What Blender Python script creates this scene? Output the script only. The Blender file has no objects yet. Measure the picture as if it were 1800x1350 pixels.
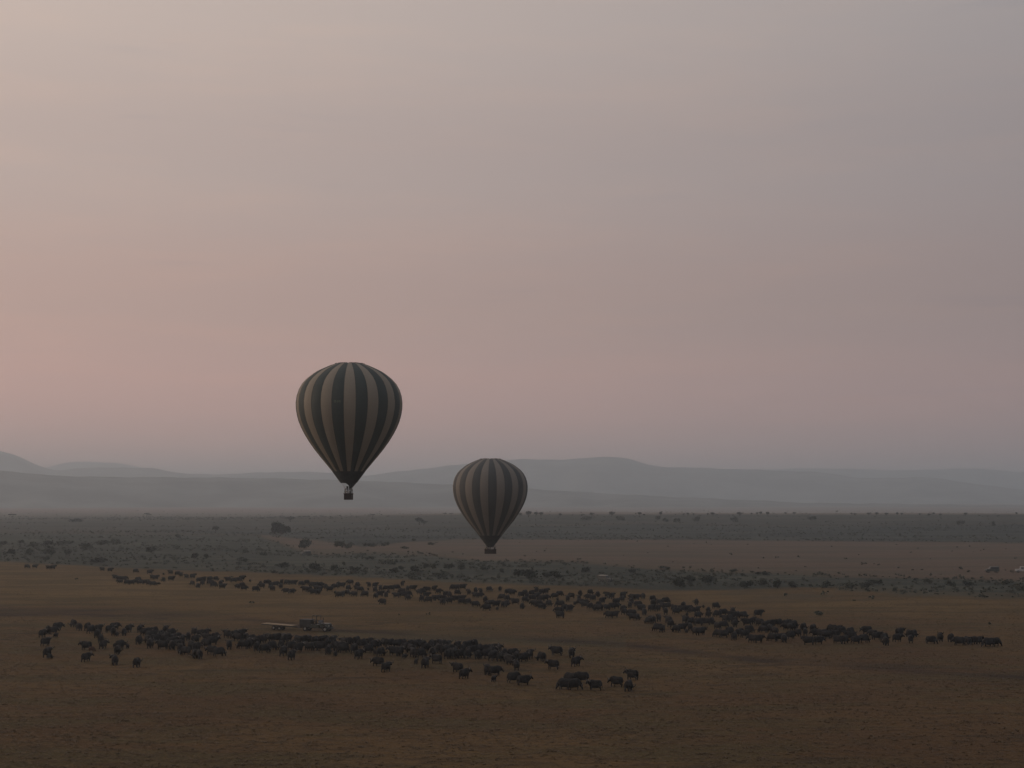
import bpy, bmesh, math, random
import numpy as np
from mathutils import Vector, Matrix, noise

random.seed(7)
RNG = np.random.default_rng(11)
scene = bpy.context.scene
COL = scene.collection
R = math.radians

# ------------------------------------------------------------------ camera
FPX = 2600.0            # focal length in pixels of the 1800 x 1350 photograph
CAM_H = 26.0            # the camera hangs under a third balloon, 26 m up
HORIZON = 875.0
PITCH = math.atan((HORIZON - 675.0) / FPX)
cam_data = bpy.data.cameras.new('camera')
cam_data.sensor_width = 36.0
cam_data.lens = 36.0 * FPX / 1800.0
cam_data.clip_start = 0.5
cam_data.clip_end = 90000.0
cam = bpy.data.objects.new('camera', cam_data)
COL.objects.link(cam)
cam.location = (0, 0, CAM_H)
cam.rotation_euler = (R(90) + PITCH, 0, 0)
scene.camera = cam

# ------------------------------------------------------------------ sky
SUN_EL, SUN_AZ = 6.0, -82.0          # degrees; azimuth from the view axis, minus is left
sun_dir = Vector((math.sin(R(SUN_AZ)) * math.cos(R(SUN_EL)),
                  math.cos(R(SUN_AZ)) * math.cos(R(SUN_EL)), math.sin(R(SUN_EL))))
world = bpy.data.worlds.new('World')
scene.world = world
world.use_nodes = True
wt = world.node_tree
for n in list(wt.nodes):
    wt.nodes.remove(n)


class NT:
    """small helper to write node trees"""
    def __init__(self, tree):
        self.t = tree

    def n(self, kind, **kw):
        nd = self.t.nodes.new(kind)
        for k, v in kw.items():
            setattr(nd, k, v)
        return nd

    def link(self, a, b):
        self.t.links.new(a, b)

    def put(self, sock, v):
        if isinstance(v, (int, float)):
            sock.default_value = v
        elif isinstance(v, (tuple, list)):
            sock.default_value = (*v, 1.0) if (len(v) == 3 and sock.type == 'RGBA') else v
        else:
            self.t.links.new(v, sock)

    def math(self, op, a, b=None, c=None, clamp=False):
        nd = self.n('ShaderNodeMath', operation=op, use_clamp=clamp)
        self.put(nd.inputs[0], a)
        if b is not None:
            self.put(nd.inputs[1], b)
        if c is not None:
            self.put(nd.inputs[2], c)
        return nd.outputs[0]

    def remap(self, v, a, b, c, d, smooth=True):
        nd = self.n('ShaderNodeMapRange', interpolation_type='SMOOTHSTEP' if smooth else 'LINEAR')
        self.put(nd.inputs[0], v)
        for i, x in enumerate((a, b, c, d)):
            nd.inputs[i + 1].default_value = x
        return nd.outputs[0]

    def mix(self, f, a, b, mode='MIX'):
        nd = self.n('ShaderNodeMix', data_type='RGBA', blend_type=mode)
        self.put(nd.inputs[0], f)
        self.put(nd.inputs[6], a)
        self.put(nd.inputs[7], b)
        return nd.outputs[2]

    def noise(self, vec, scale, detail=4, rough=0.55, out=0):
        nd = self.n('ShaderNodeTexNoise')
        if vec is not None:
            self.put(nd.inputs['Vector'], vec)
        nd.inputs['Scale'].default_value = scale
        nd.inputs['Detail'].default_value = detail
        nd.inputs['Roughness'].default_value = rough
        return nd.outputs[out]

    def mapping(self, vec, scale=(1, 1, 1), rot=(0, 0, 0), loc=(0, 0, 0)):
        nd = self.n('ShaderNodeMapping')
        self.put(nd.inputs['Vector'], vec)
        nd.inputs['Scale'].default_value = scale
        nd.inputs['Rotation'].default_value = rot
        nd.inputs['Location'].default_value = loc
        return nd.outputs[0]


w = NT(wt)
tc = w.n('ShaderNodeTexCoord').outputs['Generated']
sep = w.n('ShaderNodeSeparateXYZ')
w.link(tc, sep.inputs[0])
dz = sep.outputs[2]
sky = w.n('ShaderNodeTexSky', sky_type='NISHITA', sun_disc=False)
sky.sun_elevation = R(SUN_EL)
sky.sun_rotation = R(SUN_AZ)
sky.air_density = 1.5
sky.dust_density = 3.0
# thin dawn cloud veil over the clear sky: colour by height above the horizon
ramp = w.n('ShaderNodeValToRGB')
cr = ramp.color_ramp
cr.interpolation = 'EASE'
stops = [(0.00, (0.680, 0.435, 0.400)), (0.05, (0.590, 0.385, 0.350)), (0.13, (0.478, 0.356, 0.327)),
         (0.22, (0.478, 0.398, 0.378)), (0.33, (0.545, 0.470, 0.440)), (0.60, (0.50, 0.455, 0.45)), (1.0, (0.42, 0.41, 0.43))]
while len(cr.elements) < len(stops):
    cr.elements.new(0.5)
for el, (p, c) in zip(cr.elements, stops):
    el.position = p
    el.color = (*c, 1)
w.link(w.math('MAXIMUM', dz, 0.0), ramp.inputs[0])
# brighter towards the rising sun, greyer away from it
dot = w.n('ShaderNodeVectorMath', operation='DOT_PRODUCT')
w.link(tc, dot.inputs[0])
dot.inputs[1].default_value = (math.sin(R(SUN_AZ)), math.cos(R(SUN_AZ)), 0.0)
az = dot.outputs['Value']
veil = w.mix(w.remap(az, -0.36, 0.62, 0.0, 1.0, False), (0.58, 0.63, 0.70), (1.32, 1.22, 1.13))
veil = w.mix(1.0, ramp.outputs[0], veil, 'MULTIPLY')
# rosy glow low down towards the sun
glow = w.math('MULTIPLY', w.remap(az, 0.0, 0.75, 0.0, 1.0), w.remap(dz, 0.02, 0.21, 1.0, 0.0))
veil = w.mix(w.math('MULTIPLY', glow, 0.36), veil, (0.72, 0.365, 0.315))
# faint streaks of higher cloud
sv = w.mapping(tc, scale=(2.2, 2.2, 17.0), rot=(0, R(5), 0))
c1 = w.noise(sv, 2.3, 5, 0.6)
veil = w.mix(w.remap(c1, 0.42, 0.75, 0.0, 0.40), veil, w.mix(1.0, veil, (1.16, 1.07, 1.0), 'MULTIPLY'))
sv2 = w.mapping(tc, scale=(3.0, 3.0, 40.0), rot=(0, R(-4), 0), loc=(3.1, 0, 1.7))
c2 = w.noise(sv2, 1.7, 6, 0.6)
veil = w.mix(w.remap(c2, 0.60, 0.76, 0.0, 0.45), veil, w.mix(1.0, veil, (0.86, 0.89, 0.95), 'MULTIPLY'))
bg_clear = w.n('ShaderNodeBackground')
w.link(sky.outputs[0], bg_clear.inputs[0])
bg_clear.inputs[1].default_value = 0.05
bg_veil = w.n('ShaderNodeBackground')
w.link(veil, bg_veil.inputs[0])
bg_veil.inputs[1].default_value = 1.0
mx = w.n('ShaderNodeMixShader')
mx.inputs[0].default_value = 0.92
w.link(bg_clear.outputs[0], mx.inputs[1])
w.link(bg_veil.outputs[0], mx.inputs[2])
wo = w.n('ShaderNodeOutputWorld')
w.link(mx.outputs[0], wo.inputs[0])

# ------------------------------------------------------------------ sun
sun_data = bpy.data.lights.new('sun', 'SUN')
sun_data.energy = 1.0
sun_data.angle = R(14)
sun_data.color = (1.0, 0.74, 0.56)
sun = bpy.data.objects.new('sun', sun_data)
COL.objects.link(sun)
sun.rotation_euler = (-sun_dir).to_track_quat('-Z', 'Y').to_euler()

scene.view_settings.view_transform = 'Standard'
scene.view_settings.look = 'None'
scene.view_settings.gamma = 1.0
scene.view_settings.use_curve_mapping = False
scene.view_settings.exposure = 0.0
scene.cycles.use_denoising = True
scene.cycles.volume_bounces = 4
scene.cycles.max_bounces = 8

# ------------------------------------------------------------------ pixels and places
FWD = Vector((0, math.cos(PITCH), math.sin(PITCH)))
UP = Vector((0, -math.sin(PITCH), math.cos(PITCH)))


def ray(px, py):
    return FWD + Vector((1, 0, 0)) * ((px - 900.0) / FPX) + UP * ((675.0 - py) / FPX)


def smooth(a, b, x):
    t = np.clip((np.asarray(x, float) - a) / (b - a), 0, 1)
    return t * t * (3 - 2 * t)


def ground_z(x, y):
    """gentle swells near, one low rise about 1.6 km off that fades out to the left"""
    x = np.asarray(x, float); y = np.asarray(y, float)
    d = np.hypot(x, y)
    u = np.where(y > 1, x / np.maximum(y, 1.0), 0)
    wgt = 0.25 + 0.75 * smooth(-0.24, 0.0, u)
    crest = 1620 + 60 * np.sin(x / 310.0)
    rise = smooth(950, 1620, d) * (1 - smooth(crest + 40, crest + 420, d))
    h = 9.2 * rise * wgt * (1 + 0.06 * np.sin(x / 130.0 + 1.3) + 0.05 * np.sin(x / 57.0))
    h = h + 0.16 * np.sin(x / 23.0 + y / 41.0) * np.cos(y / 29.0 - x / 67.0) * smooth(2500, 300, d)
    return h


def gz(x, y):
    return float(ground_z(x, y))


def on_ground(px, py):
    """the point of the ground that a pixel shows"""
    r = ray(px, py)
    t = 60.0
    prev = t
    while t < 30000:
        p = Vector((0, 0, CAM_H)) + r * t
        if p.z <= gz(p.x, p.y):
            lo, hi = prev, t
            for _ in range(22):
                m = (lo + hi) / 2
                q = Vector((0, 0, CAM_H)) + r * m
                if q.z <= gz(q.x, q.y):
                    hi = m
                else:
                    lo = m
            q = Vector((0, 0, CAM_H)) + r * hi
            return Vector((q.x, q.y, gz(q.x, q.y)))
        prev = t
        t *= 1.006
    q = Vector((0, 0, CAM_H)) + r * 9000
    return Vector((q.x, q.y, gz(q.x, q.y)))


def at_depth(px, py, depth):
    return Vector((0, 0, CAM_H)) + ray(px, py) * depth


def project(x, y, z):
    """pixel of a point, for arrays"""
    dy = y * FWD.y + (z - CAM_H) * FWD.z
    dv = y * UP.y + (z - CAM_H) * UP.z
    dy = np.where(dy > 1, dy, 1)
    return 900 + FPX * x / dy, 675 - FPX * dv / dy


# ------------------------------------------------------------------ materials
def material(name, base=(0.5, 0.5, 0.5), rough=0.8, vary=0.25, scale=1.0, metal=0.0, spec=0.3, tint=None,
             bump=0.0, bscale=8.0, coord='Object'):
    m = bpy.data.materials.new(name)
    m.use_nodes = True
    t = NT(m.node_tree)
    bs = m.node_tree.nodes['Principled BSDF']
    co = t.n('ShaderNodeTexCoord').outputs[coord]
    nz = t.noise(co, scale, 5, 0.6)
    lo = tuple(c * (1 - vary) for c in base)
    hi = tuple(min(1, c * (1 + vary)) for c in (tint or base))
    t.link(t.mix(t.remap(nz, 0.3, 0.7, 0, 1), lo, hi), bs.inputs['Base Color'])
    bs.inputs['Roughness'].default_value = rough
    bs.inputs['Metallic'].default_value = metal
    bs.inputs['Specular IOR Level'].default_value = spec
    if bump:
        b = t.n('ShaderNodeBump')
        b.inputs['Strength'].default_value = bump
        b.inputs['Distance'].default_value = 0.02
        t.link(t.noise(co, bscale, 3), b.inputs['Height'])
        t.link(b.outputs[0], bs.inputs['Normal'])
    return m


def fabric(name, base, dirt):
    m = bpy.data.materials.new(name)
    m.use_nodes = True
    t = NT(m.node_tree)
    nt = m.node_tree
    bs = nt.nodes['Principled BSDF']
    out = nt.nodes['Material Output']
    co = t.n('ShaderNodeTexCoord').outputs['Object']
    n1 = t.noise(t.mapping(co, scale=(1, 1, 0.35)), 0.35, 5, 0.6)
    n2 = t.noise(co, 2.5, 4, 0.6)
    c = t.mix(t.remap(n1, 0.35, 0.7, 0, 0.5), base, dirt)
    c = t.mix(t.remap(n2, 0.3, 0.75, 0, 0.25), c, tuple(x * 0.75 for x in base))
    t.link(c, bs.inputs['Base Color'])
    bs.inputs['Roughness'].default_value = 0.62
    bs.inputs['Specular IOR Level'].default_value = 0.25
    # horizontal seams of the panels, a few centimetres of relief
    sp = t.n('ShaderNodeSeparateXYZ')
    t.link(co, sp.inputs[0])
    fr = t.math('FRACT', t.math('MULTIPLY', sp.outputs[2], 0.8))
    seam = t.remap(t.math('ABSOLUTE', t.math('SUBTRACT', fr, 0.5)), 0.0, 0.06, 1.0, 0.0)
    b = t.n('ShaderNodeBump')
    b.inputs['Strength'].default_value = 0.5
    b.inputs['Distance'].default_value = 0.05
    t.link(t.math('ADD', seam, t.math('MULTIPLY', n2, 1.2)), b.inputs['Height'])
    t.link(b.outputs[0], bs.inputs['Normal'])
    tr = nt.nodes.new('ShaderNodeBsdfTranslucent')
    t.link(c, tr.inputs[0])
    ms = nt.nodes.new('ShaderNodeMixShader')
    ms.inputs[0].default_value = 0.14
    t.link(bs.outputs[0], ms.inputs[1])
    t.link(tr.outputs[0], ms.inputs[2])
    t.link(ms.outputs[0], out.inputs['Surface'])
    return m


M = {}
M['tan_cloth'] = fabric('tan_cloth', (0.285, 0.258, 0.210), (0.25, 0.226, 0.188))
M['green_cloth'] = fabric('green_cloth', (0.056, 0.074, 0.071), (0.062, 0.076, 0.077))
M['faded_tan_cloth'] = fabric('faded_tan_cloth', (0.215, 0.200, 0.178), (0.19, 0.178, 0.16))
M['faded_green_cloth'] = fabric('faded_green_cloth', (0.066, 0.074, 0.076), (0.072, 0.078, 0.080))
M['black_cloth'] = material('black_cloth', (0.036, 0.042, 0.044), 0.7, 0.3, 0.8)
M['tape'] = material('load_tape', (0.06, 0.06, 0.055), 0.7, 0.2, 2.0)
M['mark'] = material('pale_mark', (0.16, 0.20, 0.15), 0.7, 0.2, 2.0)
M['wicker'] = material('wicker', (0.040, 0.030, 0.027), 0.85, 0.45, 9.0, bump=0.8, bscale=26)
M['leather'] = material('rim_leather', (0.03, 0.022, 0.02), 0.6, 0.3, 5.0)
M['steel'] = material('steel', (0.22, 0.22, 0.22), 0.35, 0.15, 4.0, metal=0.9)
M['black_metal'] = material('black_metal', (0.03, 0.03, 0.03), 0.5, 0.3, 6.0)
M['hide'] = material('hide', (0.012, 0.0125, 0.0135), 0.85, 0.45, 2.2, tint=(0.018, 0.017, 0.0165), spec=0.15, bump=0.3, bscale=14)
M['brown_hide'] = material('brown_hide', (0.055, 0.028, 0.019), 0.85, 0.35, 2.2, spec=0.15, bump=0.3, bscale=14)
M['horn'] = material('horn', (0.05, 0.046, 0.042), 0.5, 0.4, 7.0)
M['bark'] = material('bark', (0.07, 0.055, 0.045), 0.9, 0.4, 5.0, bump=0.6, bscale=12)
M['tyre'] = material('tyre', (0.022, 0.022, 0.022), 0.9, 0.3, 5.0)
M['rim'] = material('rim', (0.18, 0.18, 0.17), 0.5, 0.3, 5.0)
M['truck_green'] = material('truck_green', (0.04, 0.048, 0.042), 0.35, 0.3, 1.4, spec=0.4)
M['truck_box'] = material('truck_box', (0.03, 0.033, 0.036), 0.6, 0.3, 1.4)
M['deck'] = material('deck_boards', (0.26, 0.20, 0.13), 0.8, 0.3, 2.5)
M['white_paint'] = material('white_paint', (0.36, 0.36, 0.35), 0.4, 0.2, 1.2, spec=0.5)
M['cream_paint_and_glint'] = material('cream_paint_and_glint', (0.30, 0.29, 0.26), 0.4, 0.2, 1.2, spec=0.5)  # pale roof paint, and a painted sky glint on the dark green car
M['glass'] = material('window_glass', (0.02, 0.022, 0.025), 0.08, 0.1, 1.0, spec=0.6)
M['lamp'] = material('lamp_glass', (0.5, 0.5, 0.48), 0.15, 0.1, 3.0, spec=0.6)
M['seat'] = material('seat_cover', (0.05, 0.05, 0.045), 0.8, 0.3, 4.0)
M['skin'] = material('skin', (0.12, 0.065, 0.045), 0.6, 0.2, 6.0)
M['jacket_dark'] = material('jacket_dark', (0.03, 0.032, 0.038), 0.85, 0.3, 6.0)
M['jacket_tan'] = material('jacket_tan', (0.20, 0.16, 0.11), 0.85, 0.3, 6.0)
M['jacket_pale'] = material('jacket_pale', (0.40, 0.40, 0.40), 0.85, 0.2, 6.0)


def leaf_material(name, a, b, lift=0.0):
    m = bpy.data.materials.new(name)
    m.use_nodes = True
    t = NT(m.node_tree)
    nt = m.node_tree
    bs = nt.nodes['Principled BSDF']
    g = t.n('ShaderNodeNewGeometry')
    n1 = t.noise(g.outputs['Position'], 0.45, 3)
    n2 = t.noise(g.outputs['Position'], 0.06, 3)
    f = t.math('ADD', t.math('MULTIPLY', g.outputs['Random Per Island'], 0.45), t.math('MULTIPLY', n1, 0.5))
    c = t.mix(t.remap(f, 0.15, 0.8, 0, 1), a, b)
    c = t.mix(t.remap(n2, 0.35, 0.7, 0, 0.5), c, tuple(0.5 * (x + y) for x, y in zip(b, (0.085, 0.07, 0.045))))
    t.link(c, bs.inputs['Base Color'])
    bs.inputs['Roughness'].default_value = 0.75
    bs.inputs['Specular IOR Level'].default_value = 0.15
    if lift:                                   # a sward of thin blades takes the light of the open sky
        va = t.n('ShaderNodeVectorMath', operation='MULTIPLY_ADD')
        t.link(g.outputs['Normal'], va.inputs[0])
        va.inputs[1].default_value = (1 - lift,) * 3
        va.inputs[2].default_value = (0, 0, lift)
        vn = t.n('ShaderNodeVectorMath', operation='NORMALIZE')
        t.link(va.outputs[0], vn.inputs[0])
        t.link(vn.outputs[0], bs.inputs['Normal'])
    return m


M['leaf'] = leaf_material('leaf', (0.027, 0.034, 0.028), (0.050, 0.058, 0.045))
M['leaf_grey'] = leaf_material('leaf_grey', (0.042, 0.052, 0.040), (0.082, 0.092, 0.068))
M['dry_grass'] = leaf_material('dry_grass', (0.070, 0.045, 0.022), (0.118, 0.078, 0.038), 0.7)
M['green_grass'] = leaf_material('green_grass', (0.050, 0.039, 0.022), (0.084, 0.062, 0.034), 0.8)

# ------------------------------------------------------------------ mesh helpers
def mesh_from(name, verts, faces, mat=None, smooth_shade=False):
    me = bpy.data.meshes.new(name)
    me.from_pydata([tuple(v) for v in verts], [], faces)
    if smooth_shade:
        me.polygons.foreach_set('use_smooth', [True] * len(me.polygons))
    if mat:
        me.materials.append(M[mat] if isinstance(mat, str) else mat)
    me.update()
    return me


def mesh_np(name, verts, tris, mat):
    """big triangle or quad mesh straight from arrays"""
    verts = np.asarray(verts, np.float32); tris = np.asarray(tris, np.int32)
    k = tris.shape[1]
    me = bpy.data.meshes.new(name)
    me.vertices.add(len(verts)); me.vertices.foreach_set('co', verts.ravel())
    me.loops.add(tris.size); me.loops.foreach_set('vertex_index', tris.ravel())
    me.polygons.add(len(tris)); me.polygons.foreach_set('loop_start', np.arange(0, tris.size, k, dtype=np.int32))
    me.update(calc_edges=True)
    if mat:
        me.materials.append(M[mat] if isinstance(mat, str) else mat)
    return me


def obj(name, me, parent=None, loc=None, rot=None, scale=None):
    o = bpy.data.objects.new(name, me)
    COL.objects.link(o)
    if parent is not None:
        o.parent = parent
    if loc is not None:
        o.location = loc
    if rot is not None:
        o.rotation_euler = rot
    if scale is not None:
        o.scale = scale if isinstance(scale, (tuple, list, Vector)) else (scale,) * 3
    return o


def tag(o, label=None, cat=None, group=None, kind=None):
    for k, v in (('label', label), ('category', cat), ('group', group), ('kind', kind)):
        if v:
            o[k] = v
    return o


class MB:
    """collects simple shapes into one mesh"""
    def __init__(self):
        self.v = []; self.f = []

    def add(self, vs, fs):
        b = len(self.v)
        self.v += [Vector(v) for v in vs]
        self.f += [tuple(i + b for i in f) for f in fs]
        return self

    def box(self, lo, hi, mat=None, taper=None):
        x0, y0, z0 = lo; x1, y1, z1 = hi
        vs = [Vector(c) for c in ((x0, y0, z0), (x1, y0, z0), (x1, y1, z0), (x0, y1, z0),
                                  (x0, y0, z1), (x1, y0, z1), (x1, y1, z1), (x0, y1, z1))]
        if taper:                                   # (front x, back x, side) pulled in at the top
            fx, bx, sy = taper
            for i in (4, 7): vs[i].x += bx
            for i in (5, 6): vs[i].x -= fx
            for i in (4, 5): vs[i].y += sy
            for i in (6, 7): vs[i].y -= sy
        if mat is not None:
            vs = [mat @ v for v in vs]
        return self.add(vs, [(0, 3, 2, 1), (4, 5, 6, 7), (0, 1, 5, 4), (1, 2, 6, 5), (2, 3, 7, 6), (3, 0, 4, 7)])

    def tube(self, pts, rad, n=8, cap=True, squash=None):
        pts = [Vector(p) for p in pts]
        if isinstance(rad, (int, float)):
            rad = [rad] * len(pts)
        b = len(self.v)
        side = None
        for i, p in enumerate(pts):
            d = (pts[min(i + 1, len(pts) - 1)] - pts[max(i - 1, 0)]).normalized()
            if side is None:
                side = d.cross(Vector((0, 0, 1)))
                if side.length < 0.2:
                    side = d.cross(Vector((0, 1, 0)))
            side = (side - d * side.dot(d)).normalized()
            up = d.cross(side)
            r = rad[i]
            ra, rb = (r, r) if isinstance(r, (int, float)) else r      # (sideways, upwards)
            for k in range(n):
                a = 2 * math.pi * k / n
                self.v.append(p + side * (math.cos(a) * ra) + up * (math.sin(a) * rb))
        for i in range(len(pts) - 1):
            for k in range(n):
                a0 = b + i * n + k; a1 = b + i * n + (k + 1) % n
                self.f.append((a0, a1, a1 + n, a0 + n))
        if cap:
            self.f.append(tuple(b + k for k in range(n))[::-1])
            e = b + (len(pts) - 1) * n
            self.f.append(tuple(e + k for k in range(n)))
        return self

    def ball(self, c, r, n=10, m=7):
        c = Vector(c)
        rx, ry, rz = (r, r, r) if isinstance(r, (int, float)) else r
        b = len(self.v)
        for j in range(1, m):
            t = math.pi * j / m
            for k in range(n):
                a = 2 * math.pi * k / n
                self.v.append(c + Vector((rx * math.sin(t) * math.cos(a), ry * math.sin(t) * math.sin(a), rz * math.cos(t))))
        top = len(self.v); self.v.append(c + Vector((0, 0, rz)))
        bot = len(self.v); self.v.append(c - Vector((0, 0, rz)))
        for j in range(m - 2):
            for k in range(n):
                a0 = b + j * n + k; a1 = b + j * n + (k + 1) % n
                self.f.append((a0, a0 + n, a1 + n, a1))
        for k in range(n):
            self.f.append((top, b + k, b + (k + 1) % n))
            e = b + (m - 2) * n
            self.f.append((bot, e + (k + 1) % n, e + k))
        return self

    def mesh(self, name, mat, smooth_shade=False, bevel=0.0):
        me = mesh_from(name, self.v, self.f, mat, smooth_shade)
        bm = bmesh.new(); bm.from_mesh(me)
        bmesh.ops.recalc_face_normals(bm, faces=bm.faces)
        if bevel:
            bmesh.ops.bevel(bm, geom=list(bm.edges), offset=bevel, segments=2, affect='EDGES', profile=0.6)
        bm.to_mesh(me); bm.free()
        return me

    def skin(self, name, mat, voxel, iters=6, ratio=0.5):
        """one continuous surface round everything collected"""
        me = self.mesh(name, None)
        o = bpy.data.objects.new(name, me)
        COL.objects.link(o)
        md = o.modifiers.new('r', 'REMESH'); md.mode = 'VOXEL'; md.voxel_size = voxel
        ms = o.modifiers.new('s', 'SMOOTH'); ms.iterations = iters; ms.factor = 0.5
        mdc = o.modifiers.new('d', 'DECIMATE'); mdc.ratio = ratio
        dg = bpy.context.evaluated_depsgraph_get()
        res = bpy.data.meshes.new_from_object(o.evaluated_get(dg))
        bpy.data.objects.remove(o); bpy.data.meshes.remove(me)
        res.name = name
        res.materials.clear(); res.materials.append(M[mat])
        res.polygons.foreach_set('use_smooth', [True] * len(res.polygons))
        return res


# ------------------------------------------------------------------ ground
# where one ground cover gives way to the next, read along the photograph and laid on the plain
EDGE_FIELD = ([0, 200, 400, 600, 800, 1000, 1150, 1300, 1500, 1800], [986, 998, 1005, 1012, 1022, 1030, 1036, 1036, 1034, 1044])
EDGE_BUSH = ([0, 450, 540, 570, 640, 750, 850, 1000, 1150, 1300, 1500, 1800], [935, 940, 972, 975, 972, 975, 986, 986, 1000, 1006, 1014, 1020])
EDGE_RED = ([0, 450, 560, 640, 720, 800, 1200, 1500, 1800], [934, 939, 950, 962, 952, 948, 949, 951, 954])
EDGE_DARK = ([0, 300, 600, 900, 1100, 1400, 1800], [934, 934, 930, 926, 921, 925, 921])


def fnoise(x, y, s, o=0.0):
    return (np.sin(x * s * 1.0 + o) * np.cos(y * s * 1.3 - o) + 0.6 * np.sin(x * s * 2.3 + y * s * 1.7 + o * 2)
            + 0.4 * np.cos(x * s * 4.7 - y * s * 3.9 + o * 3)) / 2.0


ys = np.concatenate([np.arange(1420, 1000, -3.0), np.arange(1000, 897, -1.2)])
dist = CAM_H * FPX / (ys - HORIZON)
dist = np.concatenate([[0.5, 10, 20, 35, 55, 75, 95, 112], dist[dist > 118], np.geomspace(3250, 26000, 40)])
azs = np.radians(np.concatenate([np.arange(-180, -34, 6.0), np.arange(-34, 34, 0.16), np.arange(34, 180, 6.0)]))
DD, AA = np.meshgrid(dist, azs, indexing='ij')
GX, GY = DD * np.sin(AA), DD * np.cos(AA)
GZ = ground_z(GX, GY)
nr, na = DD.shape
idx = np.arange(nr * na).reshape(nr, na)
nxt = np.roll(idx, -1, axis=1)
quads = np.stack([idx[:-1], nxt[:-1], nxt[1:], idx[1:]], -1).reshape(-1, 4)
gverts = np.stack([GX, GY, GZ], -1).reshape(-1, 3)


def cover(x, y, z):
    """weights of scrub, red plain, dark thicket and worn track at a place"""
    px, py = project(x, y, z)
    front = y > 30
    px = np.clip(px, 0, 1800)
    wob = fnoise(x, y, 0.021, 0.3) + 0.7 * fnoise(x, y, 0.06, 2.1)
    d = np.hypot(x, y)
    k = CAM_H * FPX / np.maximum(d, 50) ** 2          # pixels per metre of depth here
    q = py + wob * np.minimum(8 * k, 3.0)
    ef = np.interp(px, *EDGE_FIELD); eb = np.interp(px, *EDGE_BUSH)
    er = np.interp(px, *EDGE_RED); ed = np.interp(px, *EDGE_DARK)
    field = smooth(ef - 1.2, ef + 1.8, q)
    scrub = (1 - field) * smooth(eb - 5.0, eb + 3.0, q)
    red = (1 - smooth(eb - 5, eb + 3, q)) * smooth(er - 1.5, er + 2.0, q)
    dark = (1 - smooth(er - 1.5, er + 2.0, q)) * smooth(ed - 2.5, ed + 1, q)
    line = smooth(907, 909, q) * smooth(916, 913, q) * smooth(700, 560, px) * 0.7
    dark = np.maximum(dark, line)
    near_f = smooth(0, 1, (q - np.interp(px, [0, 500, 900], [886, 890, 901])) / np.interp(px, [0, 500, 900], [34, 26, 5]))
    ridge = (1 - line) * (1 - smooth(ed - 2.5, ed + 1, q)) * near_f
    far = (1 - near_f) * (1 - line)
    # looser scrub spilling on to the grass on the right
    spill = smooth(1000, 1300, px) * smooth(ef + 26, ef + 4, py) * smooth(0.05, 0.7, fnoise(x, y, 0.05, 5.0) + 0.35)
    scrub = np.maximum(scrub, spill * 0.7 * field)
    # pale strip of dry grass far off on the left
    pale = smooth(890, 893, py) * smooth(903, 899, py) * smooth(760, 620, px)
    # worn tracks through the near grass
    tr = np.zeros_like(x)
    for (xs, yy, wd) in (([0, 200, 430, 600, 860], [1072, 1077, 1088, 1108, 1124], 4.0),
                         ([860, 1100, 1350, 1800], [1119, 1133, 1164, 1190], 5.0),
                         ([1040, 1400, 1800], [1134, 1160, 1183], 3.0),
                         ([0, 120, 300], [1082, 1080, 1088], 3.0)):
        c = np.interp(px, xs, yy, left=-999, right=-999)
        brk = 0.45 + 0.55 * smooth(-0.3, 0.4, fnoise(x, y, 0.045, wd))
        tr = np.maximum(tr, np.exp(-((py - c + 1.6 * wob) / wd) ** 2) * brk)
    grn = np.exp(-((py - np.interp(px, [560, 860, 1100], [1112, 1124, 1132], left=-999, right=-999)) / 9.0) ** 2)
    z0 = np.where(front, 1.0, 0.0)
    gold = field * smooth(1115, 1040, py) * (0.45 + 0.55 * smooth(-0.5, 0.6, fnoise(x, y, 0.017, 3.3)))
    return scrub * z0, red * z0, dark * z0, tr * z0, ridge * z0, far * z0, pale * z0, grn * z0, gold * z0


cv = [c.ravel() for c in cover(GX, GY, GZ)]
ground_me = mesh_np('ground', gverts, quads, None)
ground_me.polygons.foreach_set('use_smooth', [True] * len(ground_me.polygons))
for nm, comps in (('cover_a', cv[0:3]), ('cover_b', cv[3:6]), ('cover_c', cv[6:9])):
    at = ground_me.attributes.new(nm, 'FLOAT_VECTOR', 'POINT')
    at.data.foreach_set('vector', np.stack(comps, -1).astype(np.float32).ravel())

gm = bpy.data.materials.new('savanna')
gm.use_nodes = True
t = NT(gm.node_tree)
bs = gm.node_tree.nodes['Principled BSDF']
pos = t.n('ShaderNodeNewGeometry').outputs['Position']


def attr(nm):
    a = t.n('ShaderNodeAttribute'); a.attribute_name = nm
    s = t.n('ShaderNodeSeparateXYZ'); t.link(a.outputs['Vector'], s.inputs[0])
    return s.outputs


A = attr('cover_a'); B = attr('cover_b'); C_ = attr('cover_c')
n_big = t.noise(pos, 0.012, 4, 0.55)
n_mid = t.noise(t.mapping(pos, scale=(0.35, 1, 1)), 0.09, 5, 0.65)
n_sml = t.noise(t.mapping(pos, scale=(0.5, 1, 1), loc=(31, 7, 0)), 0.55, 5, 0.65)
n_fin = t.noise(pos, 2.6, 3, 0.6)
field = t.mix(t.remap(n_big, 0.38, 0.62, 0, 1), (0.086, 0.051, 0.026), (0.124, 0.079, 0.036))
field = t.mix(t.remap(n_mid, 0.44, 0.60, 0, 0.8), field, (0.072, 0.058, 0.028))
field = t.mix(t.remap(n_sml, 0.46, 0.62, 0, 0.75), field, (0.058, 0.038, 0.023))
field = t.mix(t.remap(n_fin, 0.48, 0.66, 0, 0.45), field, (0.165, 0.112, 0.056))
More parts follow.
